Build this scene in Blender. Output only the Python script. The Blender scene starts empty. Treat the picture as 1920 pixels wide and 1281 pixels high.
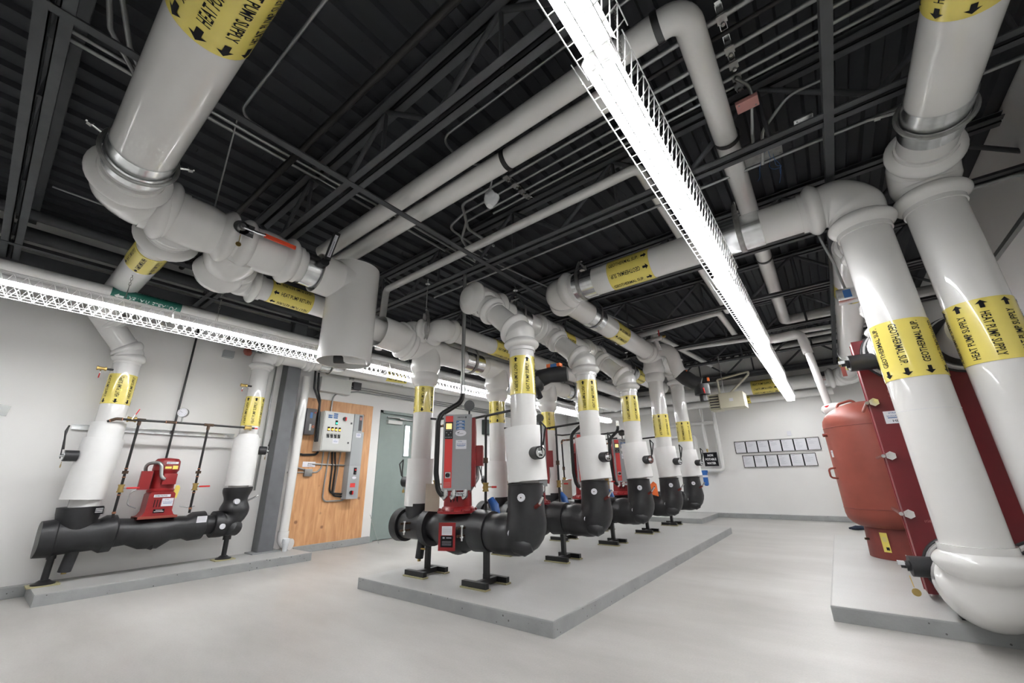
import bpy, bmesh, math, random
from mathutils import Vector as V, Matrix, Quaternion
PI = math.pi
C = bpy.context.scene.collection
random.seed(7)

# ---------------------------------------------------------------- materials
def mat(name, col, rough=0.5, metal=0.0, noise=0.0, nscale=8.0, bump=0.0, bscale=40.0, emit=None, estr=0.0, coat=0.0, spec=0.5, stretch=None):
    m = bpy.data.materials.new(name); m.use_nodes = True
    nt = m.node_tree; b = nt.nodes['Principled BSDF']
    b.inputs['Base Color'].default_value = (*col, 1); b.inputs['Roughness'].default_value = rough
    b.inputs['Metallic'].default_value = metal; b.inputs['Coat Weight'].default_value = coat
    b.inputs['Coat Roughness'].default_value = 0.035
    b.inputs['Specular IOR Level'].default_value = spec
    tc = nt.nodes.new('ShaderNodeTexCoord')
    src = tc.outputs['Object']
    if stretch:
        mp = nt.nodes.new('ShaderNodeMapping'); mp.inputs['Scale'].default_value = stretch
        nt.links.new(src, mp.inputs['Vector']); src = mp.outputs['Vector']
    if noise:
        n = nt.nodes.new('ShaderNodeTexNoise'); n.inputs['Scale'].default_value = nscale; n.inputs['Detail'].default_value = 6
        nt.links.new(src, n.inputs['Vector'])
        r = nt.nodes.new('ShaderNodeMapRange'); r.inputs[1].default_value = 0.3; r.inputs[2].default_value = 0.7
        r.inputs[3].default_value = 1 - noise; r.inputs[4].default_value = 1 + noise
        nt.links.new(n.outputs['Fac'], r.inputs[0])
        mx = nt.nodes.new('ShaderNodeVectorMath'); mx.operation = 'SCALE'; mx.inputs[0].default_value = col
        nt.links.new(r.outputs[0], mx.inputs['Scale']); nt.links.new(mx.outputs[0], b.inputs['Base Color'])
    if bump:
        n2 = nt.nodes.new('ShaderNodeTexNoise'); n2.inputs['Scale'].default_value = bscale; n2.inputs['Detail'].default_value = 4
        nt.links.new(src, n2.inputs['Vector'])
        bp = nt.nodes.new('ShaderNodeBump'); bp.inputs['Strength'].default_value = bump; bp.inputs['Distance'].default_value = 0.01
        nt.links.new(n2.outputs['Fac'], bp.inputs['Height']); nt.links.new(bp.outputs[0], b.inputs['Normal'])
    if emit:
        b.inputs['Emission Color'].default_value = (*emit, 1); b.inputs['Emission Strength'].default_value = estr
    return m

M = {}
M['pvc'] = mat('white_pvc_jacket', (.76, .755, .74), .3, noise=.02, nscale=3, coat=1.0)
M['sleeve'] = mat('matt_white_sleeve', (.8, .8, .79), .45, noise=.02)
M['yellow'] = mat('yellow_label', (.8, .67, .15), .25, coat=.6, noise=.03)
M['green_label'] = mat('green_label', (.02, .16, .12), .4)
M['ink'] = mat('black_ink', (.01, .01, .012), .5, spec=.15)
M['wink'] = mat('white_ink', (.85, .85, .85), .5)
M['blue'] = mat('blue_label', (.03, .12, .32), .4)
M['foam'] = mat('black_foam_insulation', (.018, .018, .02), .42, noise=.5, nscale=5, bump=.25, bscale=9)
M['foam_edge'] = mat('grey_foam_seam', (.05, .05, .053), .6)
M['galv'] = mat('galvanized_steel', (.8, .82, .83), .24, 1.0, noise=.12, nscale=14)
M['steelgrey'] = mat('dull_strap_steel', (.33, .33, .32), .42, .9, noise=.15, nscale=25)
M['chrome'] = mat('bright_steel', (.75, .75, .74), .18, 1.0)
M['conduit'] = mat('grey_conduit', (.34, .35, .345), .34, .85)
M['joist'] = mat('dark_grey_steel_paint', (.075, .078, .084), .5, noise=.1, spec=.25)
M['deck'] = mat('charcoal_deck_paint', (.034, .036, .041), .6, noise=.12, nscale=2.5, spec=.2, stretch=(1, .15, 1))
M['wall'] = mat('white_wall_paint', (.8, .795, .78), .6, noise=.02, nscale=1.3, bump=.04, bscale=30)
M['curb'] = mat('grey_curb_paint', (.31, .32, .32), .5, noise=.1, nscale=5, bump=.25, bscale=35)
M['black'] = mat('black_paint', (.012, .012, .013), .35)
M['blackpipe'] = mat('black_pipe', (.02, .019, .019), .4, .3, noise=.3)
M['copper'] = mat('copper_joint', (.5, .24, .15), .4, .9, noise=.3, nscale=30)
M['bronze'] = mat('tarnished_bronze', (.1, .065, .045), .45, .7, noise=.4, nscale=30)
M['brass'] = mat('brass', (.5, .36, .13), .35, .9, noise=.2)
M['redlever'] = mat('red_vinyl', (.6, .02, .02), .4)
M['orangelever'] = mat('orange_red_vinyl', (.75, .07, .02), .4)
M['red'] = mat('red_machine_paint', (.25, .012, .014), .36, noise=.15, nscale=6)
M['redbright'] = mat('bright_red_panel', (.62, .045, .04), .4)
M['hx'] = mat('crimson_frame_paint', (.13, .006, .01), .4, noise=.12, nscale=4)
M['hxside'] = mat('crimson_edge_paint', (.22, .01, .016), .4)
M['tank'] = mat('red_oxide_tank_paint', (.25, .052, .033), .5, noise=.16, nscale=3.5, bump=.05)
M['tankdark'] = mat('dark_oxide_paint', (.2, .035, .026), .5, noise=.15)
M['vfd'] = mat('grey_enclosure', (.3, .31, .32), .45)
M['panelgrey'] = mat('light_grey_cabinet', (.56, .57, .55), .4)
M['boxgrey'] = mat('mid_grey_cabinet', (.36, .38, .39), .45)
M['darkgrey'] = mat('dark_grey_plastic', (.06, .06, .065), .4)
M['door'] = mat('sage_green_door', (.235, .285, .268), .42, noise=.03)
M['column'] = mat('grey_column_paint', (.13, .135, .145), .45, noise=.1)
M['cream'] = mat('cream_enamel', (.6, .57, .45), .4)
M['screen'] = mat('lit_amber_display', (.5, .3, .1), .4, emit=(1, .5, .18), estr=.7)
M['lampg'] = mat('lit_green_lamp', (0, .4, .2), .4, emit=(.05, .9, .45), estr=1.0)
M['lampo'] = mat('lit_amber_lamp', (.6, .3, .02), .4, emit=(1, .5, .05), estr=1.2)
M['kraft'] = mat('beige_paper', (.48, .42, .34), .7, noise=.05)
M['paper'] = mat('white_paper', (.72, .72, .76), .6)
M['textgrey'] = mat('grey_print', (.42, .43, .48), .6)
M['bluepl'] = mat('blue_plastic', (.02, .12, .42), .35)
M['pinkbox'] = mat('pink_cover_plate', (.5, .24, .22), .5)
M['orange'] = mat('orange_plastic', (.8, .16, .03), .4)
M['greenplate'] = mat('dark_green_box', (.05, .07, .065), .5)
M['glove'] = mat('navy_cloth', (.01, .018, .04), .8)
M['pad'] = mat('yellowish_shim', (.35, .32, .18), .7, noise=.15)
M['daylight'] = mat('bright_window_glass', (.8, .9, 1), .2, emit=(.82, .92, 1), estr=1.7)
M['tube'] = mat('fluorescent_tube', (1, 1, 1), .4, emit=(.985, .99, 1), estr=24)
M['lamp_white'] = mat('white_lamp_enamel', (.85, .85, .85), .35)
M['wire'] = mat('white_guard_wire', (.8, .8, .8), .35)
M['clear'] = mat('clear_plastic', (.7, .72, .74), .15)

def floor_mat(name, c1, c2, pits=0.0):
    m = mat(name, c1, .3); nt = m.node_tree; b = nt.nodes['Principled BSDF']
    tc = nt.nodes.new('ShaderNodeTexCoord')
    n = nt.nodes.new('ShaderNodeTexNoise'); n.inputs['Scale'].default_value = .9; n.inputs['Detail'].default_value = 9; n.inputs['Roughness'].default_value = .62
    n3 = nt.nodes.new('ShaderNodeTexNoise'); n3.inputs['Scale'].default_value = 90; n3.inputs['Detail'].default_value = 2
    mp = nt.nodes.new('ShaderNodeMapping'); mp.inputs['Scale'].default_value = (.6, 1.6, 1)
    nt.links.new(tc.outputs['Object'], mp.inputs['Vector']); nt.links.new(mp.outputs[0], n.inputs['Vector'])
    nt.links.new(tc.outputs['Object'], n3.inputs['Vector'])
    cr = nt.nodes.new('ShaderNodeValToRGB'); cr.color_ramp.elements[0].position = .36; cr.color_ramp.elements[1].position = .66
    cr.color_ramp.elements[0].color = (*c2, 1); cr.color_ramp.elements[1].color = (*c1, 1)
    nt.links.new(n.outputs['Fac'], cr.inputs[0])
    mx = nt.nodes.new('ShaderNodeMix'); mx.data_type = 'RGBA'; mx.blend_type = 'MULTIPLY'; mx.inputs['Factor'].default_value = .18
    nt.links.new(cr.outputs[0], mx.inputs['A']); nt.links.new(n3.outputs['Fac'], mx.inputs['B'])
    nt.links.new(mx.outputs['Result'], b.inputs['Base Color'])
    rr = nt.nodes.new('ShaderNodeMapRange'); rr.inputs[3].default_value = .34; rr.inputs[4].default_value = .55
    nt.links.new(n.outputs['Fac'], rr.inputs[0]); nt.links.new(rr.outputs[0], b.inputs['Roughness'])
    bp = nt.nodes.new('ShaderNodeBump'); bp.inputs['Strength'].default_value = .06; bp.inputs['Distance'].default_value = .01
    nt.links.new(n3.outputs['Fac'], bp.inputs['Height']); nt.links.new(bp.outputs[0], b.inputs['Normal'])
    return m
M['floor'] = floor_mat('sealed_concrete_floor', (.5, .49, .47), (.38, .37, .35))
M['padtop'] = floor_mat('pale_painted_concrete', (.48, .48, .47), (.4, .4, .39))

def curb_pits():
    m = M['curb']; nt = m.node_tree; b = nt.nodes['Principled BSDF']
    tc = nt.nodes.new('ShaderNodeTexCoord'); v = nt.nodes.new('ShaderNodeTexVoronoi'); v.inputs['Scale'].default_value = 18
    n = nt.nodes.new('ShaderNodeTexNoise'); n.inputs['Scale'].default_value = 3
    nt.links.new(tc.outputs['Object'], v.inputs['Vector']); nt.links.new(tc.outputs['Object'], n.inputs['Vector'])
    lt = nt.nodes.new('ShaderNodeMath'); lt.operation = 'LESS_THAN'; 
    ml = nt.nodes.new('ShaderNodeMath'); ml.operation = 'MULTIPLY'; ml.inputs[1].default_value = .2
    nt.links.new(n.outputs['Fac'], ml.inputs[0])
    nt.links.new(v.outputs['Distance'], lt.inputs[0]); nt.links.new(ml.outputs[0], lt.inputs[1])
    mx = nt.nodes.new('ShaderNodeMix'); mx.data_type = 'RGBA'
    old = b.inputs['Base Color'].links[0].from_socket
    nt.links.new(lt.outputs[0], mx.inputs['Factor']); nt.links.new(old, mx.inputs['A']); mx.inputs['B'].default_value = (.1, .1, .1, 1)
    nt.links.new(mx.outputs['Result'], b.inputs['Base Color'])
curb_pits()

def ply_mat():
    m = mat('birch_plywood', (.6, .33, .15), .45); nt = m.node_tree; b = nt.nodes['Principled BSDF']
    tc = nt.nodes.new('ShaderNodeTexCoord'); mp = nt.nodes.new('ShaderNodeMapping'); mp.inputs['Scale'].default_value = (1, 9, 1.1)
    n = nt.nodes.new('ShaderNodeTexNoise'); n.inputs['Scale'].default_value = 2.2; n.inputs['Detail'].default_value = 7; n.inputs['Distortion'].default_value = .8
    nt.links.new(tc.outputs['Object'], mp.inputs['Vector']); nt.links.new(mp.outputs[0], n.inputs['Vector'])
    cr = nt.nodes.new('ShaderNodeValToRGB'); cr.color_ramp.elements[0].position = .3; cr.color_ramp.elements[1].position = .7
    cr.color_ramp.elements[0].color = (.5, .24, .1, 1); cr.color_ramp.elements[1].color = (.7, .4, .2, 1)
    nt.links.new(n.outputs['Fac'], cr.inputs[0])
    v = nt.nodes.new('ShaderNodeTexVoronoi'); v.inputs['Scale'].default_value = 4.3; v.feature = 'F1'
    nt.links.new(tc.outputs['Object'], v.inputs['Vector'])
    mr = nt.nodes.new('ShaderNodeMapRange'); mr.inputs[1].default_value = .07; mr.inputs[2].default_value = .14; mr.inputs[3].default_value = .8; mr.inputs[4].default_value = 0
    nt.links.new(v.outputs['Distance'], mr.inputs[0])
    mx = nt.nodes.new('ShaderNodeMix'); mx.data_type = 'RGBA'
    nt.links.new(mr.outputs[0], mx.inputs['Factor']); nt.links.new(cr.outputs[0], mx.inputs['A']); mx.inputs['B'].default_value = (.2, .08, .035, 1)
    nt.links.new(mx.outputs['Result'], b.inputs['Base Color'])
    return m
M['ply'] = ply_mat()

# ---------------------------------------------------------------- mesh helpers
class MB:
    def __init__(s): s.v = []; s.f = []; s.mi = []
    def add(s, vs, fs, k=0):
        o = len(s.v); s.v += [tuple(x) for x in vs]; s.f += [tuple(i + o for i in f) for f in fs]; s.mi += [k] * len(fs); return s
    def box(s, lo, hi, k=0, rot=None, about=None, bev=0.0):
        x0, y0, z0 = [min(a, b) for a, b in zip(lo, hi)]; x1, y1, z1 = [max(a, b) for a, b in zip(lo, hi)]
        if bev:
            bm = bmesh.new(); bmesh.ops.create_cube(bm, size=1)
            for v in bm.verts: v.co = V(((x0 + x1) / 2 + v.co.x * (x1 - x0), (y0 + y1) / 2 + v.co.y * (y1 - y0), (z0 + z1) / 2 + v.co.z * (z1 - z0)))
            bmesh.ops.bevel(bm, geom=bm.edges[:], offset=bev, segments=2, affect='EDGES', profile=.6)
            bm.verts.index_update(); vs = [v.co.copy() for v in bm.verts]; fs = [tuple(v.index for v in f.verts) for f in bm.faces]; bm.free()
        else:
            vs = [V(p) for p in ((x0, y0, z0), (x1, y0, z0), (x1, y1, z0), (x0, y1, z0), (x0, y0, z1), (x1, y0, z1), (x1, y1, z1), (x0, y1, z1))]
            fs = [(0, 3, 2, 1), (4, 5, 6, 7), (0, 1, 5, 4), (1, 2, 6, 5), (2, 3, 7, 6), (3, 0, 4, 7)]
        if rot is not None:
            c = V(about) if about is not None else V(((x0 + x1) / 2, (y0 + y1) / 2, (z0 + z1) / 2))
            vs = [c + rot @ (v - c) for v in vs]
        return s.add(vs, fs, k)
    def sweep(s, pts, rad, seg=20, k=0, cap=True, sq=None, up=None):
        pts = [V(p) for p in pts]; n = len(pts)
        if not hasattr(rad, '__len__'): rad = [rad] * n
        tang = []
        for i in range(n):
            ia, ib = max(0, i - 1), min(n - 1, i + 1)
            while (pts[ib] - pts[ia]).length < 1e-7 and (ia > 0 or ib < n - 1): ia, ib = max(0, ia - 1), min(n - 1, ib + 1)
            d = pts[ib] - pts[ia]
            tang.append(d.normalized())
        t = tang[0]; u = V(up) if up else (V((0, 0, 1)) if abs(t.z) < .9 else V((1, 0, 0)))
        u = (u - t * u.dot(t)).normalized(); vs = []; fs = []
        for i in range(n):
            if i:
                q = tang[i - 1].rotation_difference(tang[i]); u = q @ u; u = (u - tang[i] * u.dot(tang[i])).normalized()
            w = tang[i].cross(u)
            for j in range(seg):
                a = 2 * PI * j / seg; r = rad[i]
                if sq: r1, r2 = r * sq[0], r * sq[1]
                else: r1 = r2 = r
                vs.append(pts[i] + u * (math.cos(a) * r1) + w * (math.sin(a) * r2))
        for i in range(n - 1):
            for j in range(seg):
                j2 = (j + 1) % seg; fs.append((i * seg + j, i * seg + j2, (i + 1) * seg + j2, (i + 1) * seg + j))
        if cap:
            fs.append(tuple(range(seg - 1, -1, -1))); fs.append(tuple((n - 1) * seg + j for j in range(seg)))
        return s.add(vs, fs, k)
    def cyl(s, a, b, r, seg=20, k=0, cap=True, r2=None): return s.sweep([a, b], [r, r if r2 is None else r2], seg, k, cap)
    def lathe(s, base, axis, prof, seg=24, k=0, cap=True):
        base = V(base); ax = V(axis).normalized()
        u = V((0, 0, 1)) if abs(ax.z) < .9 else V((1, 0, 0)); u = (u - ax * u.dot(ax)).normalized(); w = ax.cross(u)
        vs = []; fs = []; n = len(prof)
        for (h, r) in prof:
            for j in range(seg):
                a = 2 * PI * j / seg; vs.append(base + ax * h + (u * math.cos(a) + w * math.sin(a)) * max(r, 1e-4))
        for i in range(n - 1):
            for j in range(seg):
                j2 = (j + 1) % seg; fs.append((i * seg + j, i * seg + j2, (i + 1) * seg + j2, (i + 1) * seg + j))
        if cap:
            fs.append(tuple(range(seg - 1, -1, -1))); fs.append(tuple((n - 1) * seg + j for j in range(seg)))
        return s.add(vs, fs, k)
    def sleeve(s, a, b, ro, t=.006, seg=32, k=0):           # open-ended tube with wall thickness
        L = (V(b) - V(a)).length; o = len(s.v)
        s.lathe(a, V(b) - V(a), [(0, ro), (L, ro), (L, ro - t), (0, ro - t)], seg, k, False)
        s.add([], []); f = [(o + 3 * seg + j, o + 3 * seg + (j + 1) % seg, o + (j + 1) % seg, o + j) for j in range(seg)]
        s.f += f; s.mi += [k] * seg; return s
    def prism(s, poly, z0, z1, fr=None, k=0):                 # poly in (u,v); fr = (origin, U, V, N)
        O, U, W, N = fr if fr else (V((0, 0, 0)), V((1, 0, 0)), V((0, 1, 0)), V((0, 0, 1)))
        n = len(poly); vs = [O + U * p[0] + W * p[1] + N * z0 for p in poly] + [O + U * p[0] + W * p[1] + N * z1 for p in poly]
        fs = [tuple(range(n - 1, -1, -1)), tuple(range(n, 2 * n))] + [(i, (i + 1) % n, (i + 1) % n + n, i + n) for i in range(n)]
        return s.add(vs, fs, k)
    def ring(s, c, axis, R, r, seg=32, sg=8, a0=0, a1=2 * PI, k=0):
        ax = V(axis).normalized(); u = V((0, 0, 1)) if abs(ax.z) < .9 else V((1, 0, 0)); u = (u - ax * u.dot(ax)).normalized(); w = ax.cross(u)
        full = abs(a1 - a0 - 2 * PI) < 1e-6
        pts = [V(c) + (u * math.cos(a0 + (a1 - a0) * i / seg) + w * math.sin(a0 + (a1 - a0) * i / seg)) * R for i in range(seg + 1)]
        return s.sweep(pts, r, sg, k, not full)

def world(o):
    p = V((0, 0, 0)); m = Matrix.Identity(4)
    while o: m = o.matrix_basis @ m; o = o.parent
    return m
def obj(name, mb, mt, parent=None, origin=None, smooth=35):
    me = bpy.data.meshes.new(name)
    W = world(parent) if parent else Matrix.Identity(4)
    og = V(origin) if origin is not None else (V((0, 0, 0)))
    inv = W.inverted()
    if parent: me.from_pydata([tuple(inv @ V(v)) for v in mb.v], [], mb.f)
    else: me.from_pydata([tuple(V(v) - og) for v in mb.v], [], mb.f)
    ms = mt if isinstance(mt, (list, tuple)) else [mt]
    for x in ms: me.materials.append(x if not isinstance(x, str) else M[x])
    if len(ms) > 1: me.polygons.foreach_set('material_index', mb.mi)
    me.update()
    if smooth:
        me.polygons.foreach_set('use_smooth', [True] * len(me.polygons))
        try: me.set_sharp_from_angle(angle=math.radians(smooth))
        except Exception: pass
    o = bpy.data.objects.new(name, me); C.objects.link(o)
    if parent: o.parent = parent
    else: o.location = og
    return o
def tag(o, label, cat, group=None):
    o['label'] = label; o['category'] = cat
    if group: o['group'] = group
    return o
def thing(name, label, cat, loc=(0, 0, 0), group=None):
    o = bpy.data.objects.new(name, None); C.objects.link(o); o.location = loc; o.empty_display_size = .1
    return tag(o, label, cat, group)
def struct(name, mb, mt, smooth=0, parent=None):
    o = obj(name, mb, mt, parent, smooth=smooth)
    if not parent: o['kind'] = 'structure'
    return o
def copy_tree(o, parent=None):
    c = o.copy(); C.objects.link(c)
    if parent: c.parent = parent
    for ch in list(o.children): copy_tree(ch, c)
    return c
def dup(o, delta, label, group=None, rotz=None):
    c = copy_tree(o); c.location = V(o.location) + V(delta)
    if rotz is not None: c.rotation_euler.z = rotz
    c['label'] = label
    if group: c['group'] = group
    return c
def X(v): return V(v)
def fillet(pts, R, n=8):
    pts = [V(p) for p in pts]; out = [pts[0]]
    for i in range(1, len(pts) - 1):
        a = (pts[i - 1] - pts[i]).normalized(); b = (pts[i + 1] - pts[i]).normalized()
        ang = a.angle(b); 
        if ang > PI - .01: out.append(pts[i]); continue
        t = R / math.tan(ang / 2); t = min(t, (pts[i - 1] - pts[i]).length * .49 if i > 1 else (pts[i - 1] - pts[i]).length * .98, (pts[i + 1] - pts[i]).length * .49 if i < len(pts) - 2 else (pts[i + 1] - pts[i]).length * .98)
        Rr = t * math.tan(ang / 2); bis = (a + b).normalized(); c = pts[i] + bis * (Rr / math.sin(ang / 2))
        p0 = pts[i] + a * t; p1 = pts[i] + b * t; v0 = p0 - c; v1 = p1 - c; tot = v0.angle(v1); ax = v0.cross(v1).normalized()
        for k in range(n + 1): out.append(c + Quaternion(ax, tot * k / n) @ v0)
    out.append(pts[-1]); return out
def resample(pts, n):
    L = [0]
    for i in range(1, len(pts)): L.append(L[-1] + (pts[i] - pts[i - 1]).length)
    out = []; j = 0
    for k in range(n):
        s = L[-1] * k / (n - 1)
        while j < len(pts) - 2 and L[j + 1] < s: j += 1
        f = (s - L[j]) / max(L[j + 1] - L[j], 1e-9); out.append(pts[j].lerp(pts[j + 1], min(max(f, 0), 1)))
    return out, L[-1]

# pipe-fitting covers with the moulded beads of real PVC fitting covers
def bead_profile(s, L, r, lip=.035, w=.085, hi=1.38, mid=1.22):
    d = min(s, L - s); k = r / .13; lip *= k; w *= k
    if d < lip: return r * 1.07
    x = (d - lip) / w
    if x < 1: return r * (1.1 + (hi - 1.1) * math.sin(PI * x) ** .75)
    y = min((x - 1) / .9, 1); y = y * y * (3 - 2 * y)
    return r * (1.1 + (mid - 1.1) * y)
def elbow_cover(mb, P, d1, d2, r, R=None, ext=None, seg=32, hi=1.38, mid=1.24, n=72, one=False):
    P = V(P); d1 = V(d1).normalized(); d2 = V(d2).normalized(); R = R or r * 1.5
    ang = d1.angle(d2); t = R / math.tan(ang / 2); ext = ext if ext is not None else r * .95
    path = fillet([P + d1 * (t + ext), P, P + d2 * (t + ext)], R, 16)
    pts, L = resample(path, n)
    rad = [bead_profile(L * i / (n - 1), 1e3 if one else L, r, hi=hi, mid=mid) for i in range(n)]
    mb.sweep(pts, rad, seg); return t + ext
def straight_cover(mb, a, b, r, seg=32, hi=1.36, mid=1.2, n=48, one=False):
    a = V(a); b = V(b); L = (b - a).length
    pts = [a.lerp(b, i / (n - 1)) for i in range(n)]
    if one: rad = [bead_profile(min(L * i / (n - 1), L * .49), L, r, hi=hi, mid=mid) if L * i / (n - 1) < L * .49 else r * mid for i in range(n)]
    else: rad = [bead_profile(L * i / (n - 1), L, r, hi=hi, mid=mid) for i in range(n)]
    mb.sweep(pts, rad, seg)
def pipe_run(parent, pts, r, name='pipe_section', m='pvc', seg=28, cover=True, R=None, ends=(0, 0), coverm=None):
    """straight sections as parts, elbow covers as parts"""
    pts = [V(p) for p in pts]; cuts = []
    for i in range(1, len(pts) - 1):
        mb = MB()
        cut = elbow_cover(mb, pts[i], pts[i - 1] - pts[i], pts[i + 1] - pts[i], r, R)
        obj('elbow_cover', mb, coverm or m, parent); cuts.append(cut)
    for i in range(len(pts) - 1):
        a, b = pts[i], pts[i + 1]; d = (b - a).normalized()
        ca = cuts[i - 1] - r * .3 if i > 0 else 0; cb = cuts[i] - r * .3 if i < len(pts) - 2 else 0
        if (b - a).length - ca - cb > .02: obj(name, MB().cyl(a + d * ca, b - d * cb, r, seg), m, parent)
def small_pipe(name, pts, r, m, label, cat, R=None, group=None, seg=12):
    mb = MB(); mb.sweep(fillet(pts, R or r * 2.2, 6), r, seg)
    o = obj(name, mb, m, origin=V(pts[0]), smooth=50)
    return tag(o, label, cat, group) if label else o

# ---------------------------------------------------------------- lettering
_tc = {}
def text_geo(body, bold=0.0):
    key = (body, bold)
    if key in _tc: return _tc[key]
    cu = bpy.data.curves.new('t', 'FONT'); cu.body = body; cu.size = 1; cu.resolution_u = 2; cu.align_x = 'CENTER'; cu.align_y = 'CENTER'; cu.offset = bold
    o = bpy.data.objects.new('t', cu); me = bpy.data.meshes.new_from_object(o)
    vs = [(v.co.x, v.co.y) for v in me.vertices]; fs = [tuple(p.vertices) for p in me.polygons]
    bpy.data.objects.remove(o); bpy.data.curves.remove(cu); bpy.data.meshes.remove(me)
    x0 = min(v[0] for v in vs); x1 = max(v[0] for v in vs); y0 = min(v[1] for v in vs); y1 = max(v[1] for v in vs)
    vs = [((a - (x0 + x1) / 2) / (x1 - x0), (b - (y0 + y1) / 2) / (y1 - y0)) for a, b in vs]
    _tc[key] = (vs, fs); return _tc[key]
ARROW = [(-.5, .2), (.05, .2), (.05, .5), (.5, 0), (.05, -.5), (.05, -.2), (-.5, -.2)]
def flat_text(mb, body, O, U, W, N, w, h, k=0, off=.0012, bold=.01):
    vs, fs = text_geo(body, bold); O = V(O); U = V(U); W = V(W); N = V(N)
    mb.add([O + U * (a * w) + W * (b * h) + N * off for a, b in vs], fs, k)
def wrap_band(parent, a, b, r, text, start=0.0, rows=None, arrow=1, h=None, m='yellow', ink='ink', alt=True, seg=40, flip0=0):
    """label sleeve from a to b round a pipe; rows of text run along it"""
    a = V(a); b = V(b); ax = (b - a).normalized(); L = (b - a).length
    band = obj('pipe_label', MB().cyl(a, b, r + .0025, seg), m, parent)
    u = V((0, 0, 1)) if abs(ax.z) < .9 else V((1, 0, 0)); u = (u - ax * u.dot(ax)).normalized(); w = ax.cross(u)
    h = h or min(.036, r * .28); rows = rows or max(4, int(2 * PI * r / (h * 2.35))); mb = MB(); R = r + .0045
    def put(poly, fs, cu, cv, su, sv, th, fl):
        vs = []
        for (x, y) in poly:
            x *= su; y *= sv
            if fl: x, y = -x, -y
            t = cu + x; an = th - (cv + y) / R
            vs.append(a + ax * t + (u * math.cos(an) + w * math.sin(an)) * R)
        mb.add(vs, fs)
    vs, fs = text_geo(text, .012)
    for i in range(rows):
        th = start + 2 * PI * i / rows; fl = (alt and (i + flip0) % 2 == 1)
        al = h * 1.25; tc = L * .5 - arrow * al * .62
        put(vs, fs, tc, 0, L * .72, h, th, fl)
        put([(x * arrow, y * (1 if arrow > 0 else -1)) for x, y in ARROW], [tuple(range(7))], L * .5 + arrow * (L * .36 + al * .35), 0, al, al * 1.05, th, False)
    obj('lettering', mb, ink, band, smooth=0); return band
EXPO = 1.3
# ================================================================ SETTING
XL, XR, YF, YN, ZC = -6.57, 1.75, 11.45, -3.2, 3.3       # walls; ZC = joist bottom chord
ZD = 3.86                                                 # deck underside
struct('floor', MB().box((XL - .3, YN - .2, -.1), (XR + .2, YF + .2, 0)), 'floor')
# west wall with door opening (y 4.45..5.5)
DY0, DY1, DZ = 4.45, 5.50, 2.26
mb = MB().box((XL - .2, YN, 0), (XL, DY0, 4.1)).box((XL - .2, DY1, 0), (XL, YF, 4.1)).box((XL - .2, DY0, DZ), (XL, DY1, 4.1))
struct('wall_left', mb, 'wall')
struct('wall_far', MB().box((XL - .2, YF, 0), (XR + .2, YF + .2, 4.1)), 'wall')
struct('wall_right', MB().box((XR, YN, 0), (XR + .2, YF, 4.1)), 'wall')
struct('wall_near', MB().box((XL - .2, YN - .2, 0), (XR + .2, YN, 4.1)), 'wall')
def curb(name, lo, hi): struct(name, MB().box(lo, hi, bev=.008), 'curb')
curb('baseboard_left', (XL, YN, 0), (XL + .1, .6, .1)); curb('baseboard_left', (XL, 3.08, 0), (XL + .06, DY0 - .03, .1)); curb('baseboard_left', (XL, DY1 + .04, 0), (XL + .06, YF, .1))
curb('baseboard_far', (XL + .06, YF - .1, 0), (XR, YF, .1))
def slab(name, lo, hi):
    mb = MB().box(lo, hi, bev=.012); o = obj(name, mb, ['curb', 'padtop'], smooth=0)
    for p in o.data.polygons: p.material_index = 1 if p.normal.z > .8 else 0
    # broken, chipped lower lip like poured concrete
    o['kind'] = 'structure'; return o
slab('floor_plinth_pumps', (-3.96, 2.59, -.01), (-1.69, 8.46, .1))
slab('floor_plinth_left', (XL, .6, -.01), (-5.83, 3.08, .1))
slab('floor_plinth_exchanger', (-.245, 3.98, -.01), (XR, 8.2, .1))
slab('floor_plinth_far', (-4.3, 9.75, -.01), (-2.5, YF - .1, .1))
# corrugated deck: ribs run along y
prof = []; x = XL - .2; P = .2
while x < XR + .2:
    prof += [(x, 0), (x + .075, 0), (x + .095, .038), (x + .18, .038)]; x += P
mb = MB(); vs = []; fs = []
for (a, z) in prof: vs += [(a, YN - .2, ZD + z), (a, YF + .2, ZD + z)]
for i in range(len(prof) - 1): fs.append((2 * i, 2 * i + 1, 2 * i + 3, 2 * i + 2))
o0 = len(vs); vs += [(a, b, ZD + .3) for a, b in ((XL - .2, YN - .2), (XR + .2, YN - .2), (XR + .2, YF + .2), (XL - .2, YF + .2))]
fs.append((o0, o0 + 1, o0 + 2, o0 + 3)); mb.add(vs, fs)
struct('ceiling', mb, 'deck')
# deck fastener tips and lap seams are part of the deck
mb = MB()
for i in range(150):
    xx = XL + .2 + .2 * random.randrange(0, 40) - .17; yy = random.uniform(.2, 9)
    mb.cyl((xx, yy, ZD - .035), (xx + .004, yy + .006, ZD + .01), .0025, 5)
struct('ceiling_screw_tips', mb, 'black')
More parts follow.
